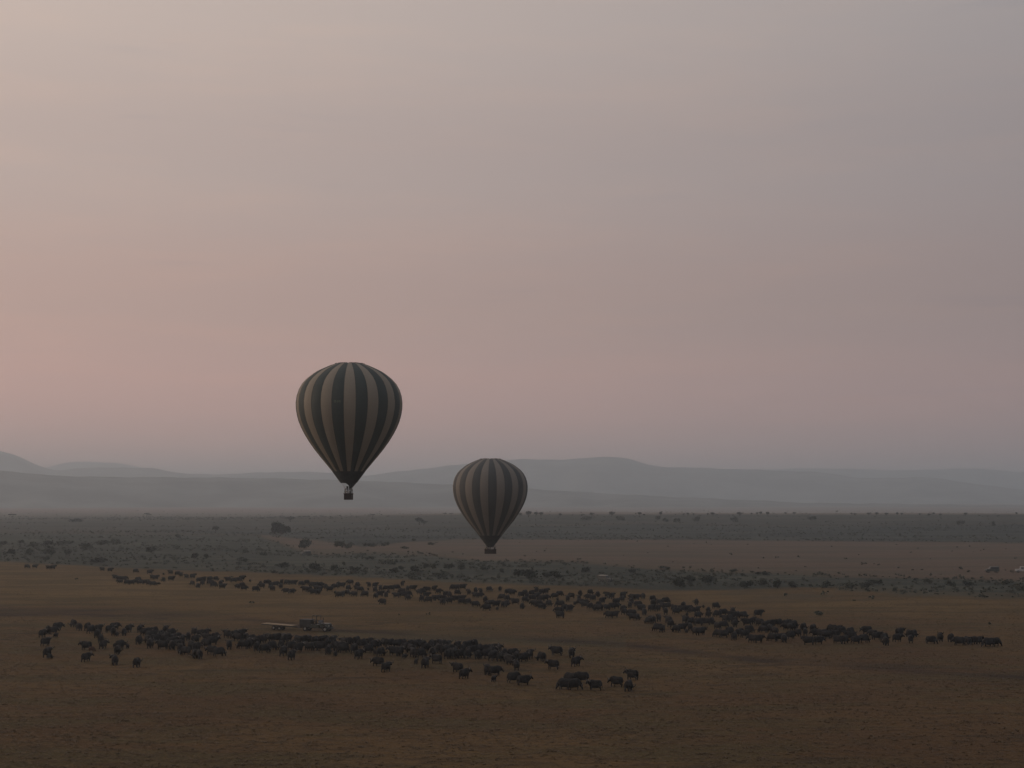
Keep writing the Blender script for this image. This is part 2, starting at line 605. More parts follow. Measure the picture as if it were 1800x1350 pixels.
# darker low tussocks, a metre or two across
tus = t.noise(t.mapping(pos, scale=(0.28, 0.8, 1), loc=(5, 91, 0)), 0.16, 5, 0.6)
field = t.mix(t.remap(tus, 0.56, 0.68, 0, 0.75), field, (0.050, 0.037, 0.024))
field = t.mix(t.math('MULTIPLY', C_[2], 0.75), field, t.mix(t.remap(n_mid, 0.43, 0.58, 0, 1), (0.165, 0.112, 0.050), (0.100, 0.070, 0.032)))
field = t.mix(t.math('MULTIPLY', C_[1], 0.55), field, (0.085, 0.080, 0.046))
field = t.mix(t.math('MULTIPLY', B[0], t.remap(n_mid, 0.3, 0.6, 0.5, 0.95)), field, (0.034, 0.024, 0.020))
scrubc = t.mix(t.remap(n_mid, 0.40, 0.60, 0, 1), (0.040, 0.047, 0.040), (0.080, 0.083, 0.064))
scrubc = t.mix(t.remap(t.noise(t.mapping(pos, scale=(0.4, 1, 1)), 0.018, 4, 0.6), 0.42, 0.62, 0, 0.75), scrubc, (0.036, 0.042, 0.036))
scrubc = t.mix(t.remap(n_sml, 0.45, 0.65, 0, 0.7), scrubc, (0.050, 0.054, 0.040))
redc = t.mix(t.remap(n_mid, 0.35, 0.68, 0, 1), (0.118, 0.084, 0.062), (0.140, 0.103, 0.076))
redc = t.mix(t.remap(n_sml, 0.46, 0.64, 0, 0.55), redc, (0.10, 0.08, 0.062))
redc = t.mix(t.remap(t.noise(t.mapping(pos, scale=(0.25, 1, 1), loc=(3, 3, 0)), 0.03, 5, 0.6), 0.44, 0.60, 0, 0.85), redc, (0.086, 0.076, 0.056))
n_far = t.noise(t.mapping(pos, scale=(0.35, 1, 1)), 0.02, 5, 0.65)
darkc = t.mix(t.remap(n_far, 0.40, 0.60, 0, 1), (0.034, 0.040, 0.037), (0.060, 0.065, 0.055))
ridgec = t.mix(t.remap(n_far, 0.40, 0.60, 0, 1), (0.048, 0.052, 0.044), (0.072, 0.072, 0.060))
farc = t.mix(t.remap(n_far, 0.35, 0.65, 0, 1), (0.19, 0.17, 0.155), (0.25, 0.225, 0.20))  # pale dry plain, lightened further to paint in the mist below the hills
c = t.mix(A[0], field, scrubc)
c = t.mix(A[1], c, redc)
c = t.mix(A[2], c, darkc)
c = t.mix(B[1], c, ridgec)
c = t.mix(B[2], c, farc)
c = t.mix(t.math('MULTIPLY', C_[0], 0.8), c, (0.21, 0.155, 0.13))
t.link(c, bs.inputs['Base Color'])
bs.inputs['Roughness'].default_value = 0.95
bs.inputs['Specular IOR Level'].default_value = 0.05
bp = t.n('ShaderNodeBump')
bp.inputs['Strength'].default_value = 0.7
bp.inputs['Distance'].default_value = 0.35
t.link(t.math('ADD', t.math('MULTIPLY', n_fin, 0.35), n_sml), bp.inputs['Height'])
t.link(bp.outputs[0], bs.inputs['Normal'])
ground_me.materials.append(gm)
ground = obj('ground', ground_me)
tag(ground, 'dry brown savanna plain stretching to the hills', 'ground', kind='structure')

# ------------------------------------------------------------------ hills
M['hill'] = material('hill', (0.165, 0.175, 0.165), 0.95, 0.35, 0.004, spec=0.05, coord='Object')


def hill_range(name, label, crest, depth, half, seed):
    """a long hill with a front slope, a crest line and a back slope"""
    xs = np.arange(-1500, 3301, 12.0)
    cx = [-1500] + [c[0] for c in crest] + [3300]
    cy = [crest[0][1] + 4] + [c[1] for c in crest] + [crest[-1][1] + 6]
    py = np.interp(xs, cx, cy)
    ker = np.hanning(7); ker /= ker.sum()
    py = np.convolve(np.pad(py, 3, mode='edge'), ker, mode='valid')
    py = py + 0.5 * np.sin(xs / 17.0 + seed) + 0.35 * np.sin(xs / 7.3 + 2 * seed)
    rows = np.linspace(-1, 1, 33)
    V = []
    for tt in rows:
        for x, yv in zip(xs, py):
            r = ray(x, yv)
            hlen = math.hypot(r.x, r.y)
            top = CAM_H + r.z / hlen * depth
            d = depth + tt * half * (1 + 0.12 * math.sin(x / 90.0 + seed))
            f = math.cos(tt * math.pi / 2) ** 1.5
            nz = noise.noise(Vector((x / 60.0 + seed * 7, tt * 3.0, seed))) * 0.16 * (1 - f) * f * 4
            V.append((r.x / hlen * d, r.y / hlen * d, -6 + (top + 6) * max(0.0, f + (nz if abs(tt) > 0.05 else 0))))
    n = len(xs)
    F = [(i * n + k, i * n + k + 1, (i + 1) * n + k + 1, (i + 1) * n + k) for i in range(len(rows) - 1) for k in range(n - 1)]
    o = obj(name, mesh_from(name, V, F, 'hill', True))
    return tag(o, label, 'hills', kind='structure')


hill_range('hills', 'long low hazy ridge nearest behind the plain',
           [(-300, 815), (0, 826), (60, 834), (150, 838), (300, 839), (450, 840), (640, 845), (800, 852), (930, 859), (1060, 867),
            (1180, 873), (1320, 879), (1420, 884), (1800, 888)], 5000, 1000, 1.0)
hill_range('hills', 'broad pale hill mass behind the lower balloon',
           [(0, 858), (300, 850), (520, 842), (640, 837), (700, 829), (780, 820), (830, 814), (900, 808), (930, 807), (1000, 808.5), (1040, 804),
            (1070, 802), (1105, 806), (1142, 819), (1190, 822), (1250, 823), (1330, 826), (1420, 829), (1470, 833), (1510, 841), (1560, 840),
            (1620, 838), (1680, 845), (1740, 854), (1800, 861)], 8400, 1400, 2.0)
hill_range('hills', 'pale rounded hills at the left horizon',
           [(-300, 796), (-60, 786), (0, 792), (25, 799), (55, 813), (90, 827), (110, 827), (150, 822), (200, 821), (245, 824), (272, 821),
            (295, 828), (320, 833), (380, 834), (450, 831), (530, 829), (620, 834), (700, 842), (1000, 858), (1800, 860)], 8450, 1300, 3.0)
hill_range('hills', 'faintest hills along the right horizon',
           [(0, 846), (70, 824), (130, 811), (200, 813), (250, 822), (320, 840), (900, 838), (1200, 832), (1380, 824), (1450, 823), (1540, 826),
            (1620, 827), (1680, 823), (1740, 825), (1800, 830), (2100, 840)], 12200, 1700, 4.0)

# ------------------------------------------------------------------ haze
hz = MB().box((-27000, -27000, -8), (27000, 27000, 300)).mesh('haze', None)
hm = bpy.data.materials.new('haze')
hm.use_nodes = True
for n in list(hm.node_tree.nodes):
    if n.type != 'OUTPUT_MATERIAL':
        hm.node_tree.nodes.remove(n)
pv = hm.node_tree.nodes.new('ShaderNodeVolumePrincipled')
pv.inputs['Color'].default_value = (0.80, 0.92, 1.0, 1)
pv.inputs['Density'].default_value = 2.05e-4
pv.inputs['Anisotropy'].default_value = 0.6
hm.node_tree.links.new(pv.outputs[0], hm.node_tree.nodes['Material Output'].inputs['Volume'])
hz.materials.append(hm)
tag(obj('haze', hz), 'thin morning haze lying over the whole plain', 'haze', kind='stuff')

# ------------------------------------------------------------------ balloons
PROFILE = [(0, 23), (0.7, 28), (2.6, 33), (5, 38.5), (9, 47.5), (14, 57.2), (19.5, 65.2), (27, 74.5), (35, 81.5), (45, 87), (56, 90.6), (68, 92.2),
           (79, 91.8), (90, 90), (101, 87), (112, 82.5), (124, 76.4), (137, 68.4), (150, 59.3), (163, 49), (177, 37.4), (189, 27.6), (198, 20.8), (208, 13.6)]
UNIT = 20.0 / 184.4           # metres per profile pixel: the envelope is 20 m across


def balloon(label, cloth, depth, px, top_py, phase, skirt, basket_w, basket_h, basket_d, basket_rot, gap, dark_first, marks):
    p = at_depth(px, top_py, depth)
    H = 208 * UNIT
    root = obj('hot_air_balloon', None)
    root.empty_display_size = 2.0
    tag(root, label, 'balloon', 'striped hot air balloons')
    prof = [(-(a) * UNIT, b * UNIT) for a, b in PROFILE]
    NG = 28
    step = 2 * math.pi / NG
    base_z = p.z - H - gap                                  # bottom of the basket
    root.location = (p.x, p.y, base_z)
    top = H + gap
    # envelope: crown ring and load tapes, with the cloth gores as its pieces
    env = MB()
    ring = [(23 * UNIT * math.cos(a), 23 * UNIT * math.sin(a), top + 0.02 + 0.05 * math.sin(5 * a)) for a in np.linspace(0, 2 * math.pi, 37)]
    env.tube(ring, 0.09, 5, cap=False)
    for g in range(NG):
        a = phase + (g + 0.5) * step
        env.tube([((r + 0.015) * math.cos(a), (r + 0.015) * math.sin(a), top + z) for z, r in prof[2:]], 0.03, 4, cap=False)
        if g % 2 == 0:                                       # folded cloth standing up round the crown
            for q in (-0.3, 0.25):
                b = a + q * step
                env.box((-0.28, -0.10, 0), (0.30, 0.12, 0.20), Matrix.Translation((25 * UNIT * math.cos(b), 25 * UNIT * math.sin(b), top - 0.10)) @ Matrix.Rotation(b + 1.4 + q, 4, 'Z'), (0.05, 0.12, 0.04))
    env_o = obj('envelope', env.mesh('envelope', 'tape', True), root)
    cap = MB()
    capv = [(0, 0, top + 0.03)] + [(23.5 * UNIT * math.cos(a), 23.5 * UNIT * math.sin(a), top - 0.01) for a in np.linspace(0, 2 * math.pi, 29)[:-1]]
    cap.add(capv, [(0, 1 + k, 1 + (k + 1) % 28) for k in range(28)])
    obj('crown_cap', cap.mesh('crown_cap', 'black_cloth'), env_o)
    for dark in (0, 1):
        V, F = [], []
        nc = 7
        zs = prof
        for z, r in zs:
            for k in range(nc):
                u = -1 + 2 * k / (nc - 1)
                a = u * step / 2
                bul = 0.17 * (1 - u * u) * (r / 10.0) ** 0.6
                V.append(((r * math.cos(step / 2) / math.cos(a) + bul) * math.cos(a), (r * math.cos(step / 2) / math.cos(a) + bul) * math.sin(a), z))
        for i in range(len(zs) - 1):
            for k in range(nc - 1):
                F.append((i * nc + k, (i + 1) * nc + k, (i + 1) * nc + k + 1, i * nc + k + 1))
        me = mesh_from('gore', V, F, cloth + ('green_cloth' if dark else 'tan_cloth'), True)
        for g in range(NG):
            if (g + dark_first) % 2 == dark:
                obj('gore', me, env_o, (0, 0, top), (0, 0, phase + g * step))
    # the fireproof dark bottom of the envelope, then the scoop
    V, F = [], []
    n = 40
    rowsz = [(-188.5, 28.2), (-198, 21.2), (-208, 14.0)]
    for z, r in rowsz:
        for k in range(n):
            a = 2 * math.pi * k / n
            V.append(((r * UNIT + 0.07) * math.cos(a), (r * UNIT + 0.07) * math.sin(a), top + z * UNIT))
    for i in range(2):
        for k in range(n):
            F.append((i * n + k, i * n + (k + 1) % n, (i + 1) * n + (k + 1) % n, (i + 1) * n + k))
    obj('nomex_band', mesh_from('nomex_band', V, F, 'black_cloth', True), env_o)
    V, F = [], []
    nrow = 6
    for i in range(nrow + 1):
        tt = i / nrow
        for k in range(n):
            a = 2 * math.pi * k / n
            ln, endr, shift = skirt(a)
            rr = 13.9 + (endr - 13.9) * tt
            jig = 0.25 * math.sin(9 * a) * (i == nrow)
            V.append(((rr * math.cos(a) + shift * tt) * UNIT, rr * math.sin(a) * UNIT, top - (208 + ln * tt + jig) * UNIT))
    for i in range(nrow):
        for k in range(n):
            F.append((i * n + k, i * n + (k + 1) % n, (i + 1) * n + (k + 1) % n, (i + 1) * n + k))
    obj('scoop', mesh_from('scoop', V, F, 'black_cloth', True), root)
    if marks:
        mk = MB()
        for (x0, z0, ww, hh) in ((-0.52, 0, .10, .40), (-0.38, .16, .16, .10), (-0.30, 0, .08, .34), (-0.08, .1, .22, .12), (0.02, -.06, .08, .3),
                                 (0.28, 0, .09, .40), (0.42, .2, .20, .09), (0.44, -.1, .18, .09), (0.58, 0.02, .08, .34)):
            a = phase + marks * step
            rr = 92.2 * UNIT + 0.15
            m4 = Matrix.Rotation(a, 4, 'Z') @ Matrix.Translation((rr, 0, top - 72 * UNIT))
            mk.box((-0.02, -x0 - ww / 2, z0 - hh / 2), (0.015, -x0 + ww / 2, z0 + hh / 2), m4)
        obj('lettering', mk.mesh('lettering', 'mark'), env_o)
    # basket
    bw, bd, bh = basket_w / 2, basket_d / 2, basket_h
    R4 = Matrix.Rotation(basket_rot, 4, 'Z')
    b = MB()
    th = 0.07
    for lo, hi in (((-bw, -bd, 0), (bw, -bd + th, bh)), ((-bw, bd - th, 0), (bw, bd, bh)), ((-bw, -bd + th, 0), (-bw + th, bd - th, bh)),
                   ((bw - th, -bd + th, 0), (bw, bd - th, bh)), ((-bw + th, -bd + th, 0.03), (bw - th, bd - th, 0.10))):
        b.box(lo, hi, R4)
    for q in (-0.33, 0.33):                                   # partitions between the compartments
        if basket_w > basket_d:
            b.box((q * bw * 2 - 0.03, -bd + th, 0.1), (q * bw * 2 + 0.03, bd - th, bh - 0.02), R4)
        else:
            b.box((-bw + th, q * bd * 2 - 0.03, 0.1), (bw - th, q * bd * 2 + 0.03, bh - 0.02), R4)
    bo = obj('basket', b.mesh('basket', 'wicker'), root)
    rim = MB()
    cs = [R4 @ Vector(v) for v in ((-bw, -bd, bh), (bw, -bd, bh), (bw, bd, bh), (-bw, bd, bh))]
    for i in range(4):
        rim.tube([cs[i], cs[(i + 1) % 4]], 0.09, 8)
    obj('rim', rim.mesh('rim', 'leather', True), bo)
    for s in (-1, 1):
        obj('skid', MB().box((-bw, s * bd * 0.8 - 0.05, -0.06), (bw, s * bd * 0.8 + 0.05, 0.0), R4).mesh('skid', 'bark'), bo)
    fz = bh + 0.95
    fw, fd = min(bw, 0.62), min(bd, 0.62)
    fc = [R4 @ Vector((sx * fw, sy * fd, fz)) for sx, sy in ((-1, -1), (1, -1), (1, 1), (-1, 1))]
    bc = [R4 @ Vector((sx * bw * 0.95, sy * bd * 0.95, bh)) for sx, sy in ((-1, -1), (1, -1), (1, 1), (-1, 1))]
    for i in range(4):
        obj('upright', MB().tube([bc[i], fc[i]], 0.055, 6).mesh('upright', 'black_metal', True), root)
    fr = MB()
    for i in range(4):
        fr.tube([fc[i], fc[(i + 1) % 4]], 0.05, 6)
    fr.tube([(fc[0] + fc[1]) / 2, (fc[2] + fc[3]) / 2], 0.045, 6)
    fro = obj('burner_frame', fr.mesh('burner_frame', 'steel', True), root)
    for s in (-1, 1):
        c0 = R4 @ Vector((s * 0.24, 0, fz))
        obj('burner', MB().tube([c0 - Vector((0, 0, .15)), c0 + Vector((0, 0, .1)), c0 + Vector((0, 0, .5))], [0.10, 0.18, 0.2], 10).mesh('burner', 'black_metal', True), fro)
    for k in range(12):
        a = 2 * math.pi * (k + 0.5) / 12
        e = Vector((13.8 * UNIT * math.cos(a), 13.8 * UNIT * math.sin(a), top - 207 * UNIT))
        j = min(range(4), key=lambda i: (fc[i] - e).length)
        obj('wire', MB().tube([fc[j], e], 0.012, 4).mesh('wire', 'steel'), root)
    return root, base_z, R4, (bw, bd, bh)


def scoop_one(a):
    # open towards the left, long on the right: the cloth runs down to one point
    k = max(0.0, (math.cos(a) + 0.30) / 1.30)
    ln = 0.6 + 12.6 * k ** 0.95
    return ln, 13.6 - 9.6 * k, -1.4 * k


def scoop_two(a):
    return 9.5 + 0.4 * math.sin(2 * a), 8.0, 0.0


D1 = FPX / 9.22
D2 = FPX / 6.52
step28 = 2 * math.pi / 28
# basket bottoms sit at y = 878 and y = 973 in the photograph
def gap_for(depth, top_py, basket_py):
    return (at_depth(900, top_py, depth).z - at_depth(900, basket_py, depth).z) - 208 * UNIT


B1 = balloon('higher striped green and tan hot air balloon, one side of its mouth scoop hanging down', '', D1, 614.6, 640, -math.pi / 2 + R(6.7), scoop_one,
             1.45, 1.08, 2.7, 0.0, gap_for(D1, 640, 878), 0, -1)
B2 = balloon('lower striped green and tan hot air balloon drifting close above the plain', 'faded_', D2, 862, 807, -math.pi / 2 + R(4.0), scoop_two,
             3.1, 1.1, 1.6, R(4), gap_for(D2, 807, 972.5), 1, 0)

# people standing in the baskets
def person_mesh(name, mat, arm):
    b = MB()
    for s in (-1, 1):
        b.tube([(0, s * .10, .92), (0.02, s * .11, .5), (-.01, s * .11, .09)], [.095, .068, .048], 8)
        b.tube([(-.05, s * .11, .05), (.17, s * .12, .04)], [.05, .04], 8)
    b.tube([(0, 0, .88), (0, 0, 1.08), (.01, 0, 1.28), (0, 0, 1.44), (0, 0, 1.5)], [(.17, .12), (.15, .11), (.19, .13), (.17, .11), (.07, .07)], 10)
    b.tube([(0, 0, 1.46), (.01, 0, 1.58)], [.06, .055], 8)
    b.ball((.015, 0, 1.66), (.10, .078, .125))
    b.ball((.115, 0, 1.655), (.025, .016, .022))
    for s in (-1, 1):
        up = arm if s > 0 else 0
        if up:
            pts = [(0, s * .21, 1.41), (.10, s * .30, 1.62), (.12, s * .22, 1.86), (.13, s * .20, 1.95)]
        else:
            pts = [(0, s * .21, 1.41), (.02, s * .27, 1.16), (.24, s * .22, 1.10), (.33, s * .2, 1.11)]
        b.tube(pts, [.062, .048, .036, .03], 8)
        h = Vector(pts[-1])
        for q in range(4):
            b.tube([h, h + Vector((.09, (q - 1.5) * .018, -.01 - .01 * q))], [.014, .011], 5)
        b.tube([h, h + Vector((.03, -s * .06, .02))], [.014, .011], 5)
    return b.skin(name, mat, 0.022, 3, 0.45)


P_MESH = [person_mesh('person_a', 'jacket_dark', 1), person_mesh('person_b', 'jacket_tan', 0), person_mesh('person_c', 'jacket_pale', 0)]
hat_me = MB().tube([(0, 0, 1.72), (0, 0, 1.73), (0, 0, 1.74), (0, 0, 1.80)], [.17, .17, .10, .085], 10).mesh('hat', 'jacket_tan', True)
hair_me = MB().ball((-.012, 0, 1.695), (.105, .09, .11), 10, 6).mesh('hair', 'jacket_dark', True)


def crew(ball, spots, words):
    root, z, R4, dims = ball
    for (dx, dy, kind, rot, hat), wd in zip(spots, words):
        v = R4 @ Vector((dx, dy, 0))
        o = obj('person', P_MESH[kind], None, (root.location.x + v.x, root.location.y + v.y, z + 0.105), (0, 0, rot))
        tag(o, wd, 'person', 'people in the balloon baskets')
        obj('hat' if hat else 'hair', hat_me if hat else hair_me, o)


crew(B1, [(0.1, 0.0, 0, R(-90), 0), (-0.42, -1.05, 1, R(-100), 1), (0.12, -1.1, 2, R(-80), 0), (0.45, -0.95, 0, R(-60), 1), (-0.3, 1.0, 0, R(90), 0)],
     ['pilot in dark jacket reaching up to the burner of the higher balloon',
      'passenger in tan jacket and hat, left corner of the higher balloon basket',
      'passenger in pale jacket at the middle of the higher balloon basket rim',
      'passenger in dark jacket and hat, right corner of the higher balloon basket',
      'passenger in dark jacket at the far rim of the higher balloon basket'])
crew(B2, [(0.05, 0.1, 0, R(-90), 0), (-1.15, -0.4, 1, R(-100), 0), (-0.6, -0.42, 0, R(-80), 1), (0.35, -0.42, 2, R(-70), 0), (0.75, -0.4, 2, R(-95), 0), (1.2, -0.38, 0, R(-60), 0)],
     ['pilot in dark jacket under the burner of the lower balloon',
      'passenger in tan jacket at the left end of the lower balloon basket',
      'passenger with hat left of centre in the lower balloon basket',
      'passenger in pale jacket near the middle of the lower balloon basket',
      'passenger in pale jacket right of centre in the lower balloon basket',
      'passenger in dark jacket at the right end of the lower balloon basket'])

# ------------------------------------------------------------------ buffalo
def buffalo_parts(pose, horns_joined, seed, calf=False):
    rnd = random.Random(seed)
    b = MB()
    hk = 1.0
    # trunk: hips, belly, deep chest, shoulder hump, along x
    secs = [(-1.12, 1.13, .10, .13), (-1.05, 1.10, .24, .30), (-.85, 1.06, .34, .40), (-.5, 1.0, .39, .44), (-.1, .97, .41, .46),
            (.3, 1.0, .40, .49), (.58, 1.05, .34, .46), (.8, 1.06, .25, .34), (.95, 1.08, .17, .22)]
    b.tube([(x, 0, z) for x, z, _, _ in secs], [(ry * 1.03, rz * 1.08) for _, _, ry, rz in secs], 14)
    turn = {'turn_left': 0.85, 'turn_right': -0.85}.get(pose, rnd.uniform(-.12, .12))
    ct, st = math.cos(turn), math.sin(turn)
    if pose == 'graze':
        neck = [(.72, 1.08, .27), (1.0, .86, .21), (1.22, .62, .16)]
        head = [(1.18, .70, .17), (1.34, .44, .14), (1.47, .20, .095), (1.50, .11, .075)]
        boss = (1.20, .78)
    elif pose == 'walk':
        neck = [(.72, 1.12, .30), (1.02, 1.06, .23), (1.25, .98, .18)]
        head = [(1.22, 1.05, .17), (1.44, .90, .145), (1.66, .70, .10), (1.72, .64, .08)]
        boss = (1.26, 1.16)
    else:
        neck = [(.72, 1.15, .30), (1.0, 1.20, .24), (1.22, 1.24, .19)]
        head = [(1.18, 1.32, .17), (1.40, 1.22, .15), (1.64, 1.06, .11), (1.71, 1.01, .085)]
        boss = (1.20, 1.45)

    def sw(x, y, z):                       # neck and head swing about the shoulder
        dx = x - .8
        if dx <= 0:
            return (x, y, z)
        dx *= .80
        return (.8 + dx * ct - y * st, dx * st + y * ct, z)
    b.tube([sw(x, 0, z) for x, z, _ in neck], [(r * .92, r * 1.25) for _, _, r in neck], 10)
    b.tube([sw(x, 0, z) for x, z, _ in head], [(r * .85, r) for _, _, r in head], 10)
    b.ball(sw(boss[0] + .02, 0, boss[1] - .02), (.12, .15, .09), 8, 6)
    for s in (-1, 1):                       # drooping ears
        b.tube([sw(boss[0] - .02, s * .13, boss[1] - .14), sw(boss[0] - .08, s * .30, boss[1] - .24), sw(boss[0] - .08, s * .40, boss[1] - .32)], [(.05, .07), (.05, .09), .03], 6)
    ph = {'walk': .16}.get(pose, .05)
    for s in (-1, 1):
        o = s * ph
        b.tube([(.55, s * .20, .95), (.58 + o * .3, s * .23, .70), (.60 + o, s * .22, .42), (.57 + o, s * .22, .12), (.60 + o, s * .22, .0)],
               [.19, .14, .085, .062, .085], 8)
        o = -o
        b.tube([(-.80, s * .18, 1.05), (-.68 + o * .3, s * .24, .76), (-.92 + o, s * .22, .46), (-.86 + o, s * .22, .12), (-.82 + o, s * .22, .0)],
               [.24, .18, .088, .062, .085], 8)
    sg = rnd.uniform(-.15, .15)
    b.tube([(-1.10, 0, 1.26), (-1.19, sg * .4, 1.0), (-1.18, sg, .66), (-1.17, sg, .46)], [.05, .042, .045, .06], 6)
    horn = []
    for s in (-1, 1):
        hb = MB()
        k = .45 if calf else 1.0
        pts = [sw(boss[0], s * .02, boss[1]), sw(boss[0] - .02, s * .22 * k, boss[1] - .06 * k), sw(boss[0] - .02, s * .44 * k, boss[1] - .12 * k),
               sw(boss[0] - .01, s * .58 * k, boss[1] + .0 * k), sw(boss[0], s * .55 * k, boss[1] + .17 * k), sw(boss[0] + .01, s * .46 * k, boss[1] + .26 * k)]
        hb.tube(pts, [.10 * k, .09 * k, .07 * k, .055 * k, .04 * k, .015], 7)
        horn.append(hb)
    if horns_joined:
        for hb in horn:
            b.add(hb.v, hb.f)
        body = b.skin('buffalo_body', 'hide', 0.048, 4, 0.42)
        return body, None
    body = b.skin('buffalo_body', 'hide', 0.040, 5, 0.5)
    return body, [hb.mesh('horn', 'horn', True) for hb in horn]


POSES = ['graze', 'stand', 'walk', 'turn_left', 'turn_right']
NEAR_B = {p: buffalo_parts(p, False, i) for i, p in enumerate(POSES)}
FAR_B = {p: buffalo_parts(p, True, i + 20)[0] for i, p in enumerate(POSES)}


def recolour(me, mat):
    m2 = me.copy(); m2.materials.clear(); m2.materials.append(M[mat]); return m2


BROWN_B = {p: recolour(FAR_B[p], 'brown_hide') for p in ('graze', 'stand', 'walk')}

# pixel of the feet, heading (0 right, 90 away, 180 left, 270 towards us); c marks a calf, b a brown animal
NEAR = '''100,1108,30 82,1115,160 92,1115,10 72,1121,90 97,1121,0,c 78,1136,60 80,1156,100 86,1159,80,c 127,1103,120 137,1109,150 152,1109,10
158,1114,0 171,1112,20 169,1122,100 175,1130,100 179,1141,80 150,1143,150 161,1145,0,cb 149,1164,60 193,1112,45 201,1107,40 197,1117,90
204,1119,80,c 216,1118,100 224,1112,80 244,1112,90 209,1141,80 201,1139,90,c 204,1151,160 223,1140,150,c 242,1133,150 199,1170,110 238,1174,80
256,1118,0 269,1117,10 289,1114,30 299,1119,0 264,1124,0 279,1123,10 292,1126,170 258,1131,180 273,1130,0 287,1130,190 302,1129,20 309,1128,0
262,1140,170 284,1142,180 300,1143,170 302,1136,0 313,1139,10 318,1131,20 315,1149,170 325,1152,210 329,1126,20 334,1143,150 344,1145,60
340,1118,160 352,1120,0 360,1121,20 342,1131,10 341,1158,150 348,1159,170 363,1128,180 377,1127,10 361,1139,170 373,1134,20 371,1151,180 384,1154,10
401,1142,90 398,1122,160 410,1123,0 418,1128,200 426,1141,180 423,1121,10 431,1127,10 441,1131,0 452,1132,10 461,1131,0 436,1140,10 450,1145,20
446,1137,180 464,1148,0 477,1144,10 472,1128,150 486,1129,0 498,1130,100 505,1129,20 493,1142,80 497,1154,90 509,1143,0 523,1147,10 511,1161,80
522,1132,160 532,1133,0 542,1132,10 553,1133,20 566,1133,10 575,1135,30 542,1144,180 552,1143,10 563,1144,190 576,1151,80 587,1144,0 597,1145,10
603,1148,0 584,1133,20 611,1136,0 604,1138,170 589,1154,90,c 626,1135,20 636,1139,40 648,1136,20 655,1142,20 647,1148,10 661,1140,60 622,1149,90
630,1159,60 660,1152,140,c 669,1154,60 664,1172,160 678,1182,70 675,1137,160 686,1138,0 700,1139,10 708,1138,20 713,1146,0 721,1141,10 692,1153,180
702,1154,90 711,1158,70,c 722,1149,190 732,1141,0 743,1141,20 726,1156,170 739,1157,60 748,1146,10 731,1168,90,c 747,1175,70 760,1155,30 767,1167,170
758,1141,10 768,1140,0 778,1142,20 770,1148,180 782,1151,10 791,1149,0 787,1159,60 796,1156,10 787,1143,30 804,1143,30 822,1142,0 833,1140,10
813,1149,10 798,1158,0 809,1158,0 822,1158,60 829,1151,10 840,1159,90 842,1150,0 851,1149,10 866,1148,0 876,1149,20 856,1158,0 867,1162,10 864,1154,0
880,1163,0 887,1157,20 902,1156,0 891,1166,180 898,1170,160 908,1179,80 908,1163,20 921,1164,40 931,1159,60 952,1163,110 978,1153,170 972,1177,150
1005,1157,90 1013,1172,40 993,1213,170 1009,1213,10 1002,1201,150 1022,1201,160 1046,1214,175 1084,1208,150 1112,1196,150 1106,1216,80
804,1183,150 816,1194,50 857,1187,95 870,1188,8 868,1199,80,c 904,1201,10 921,1205,12'''
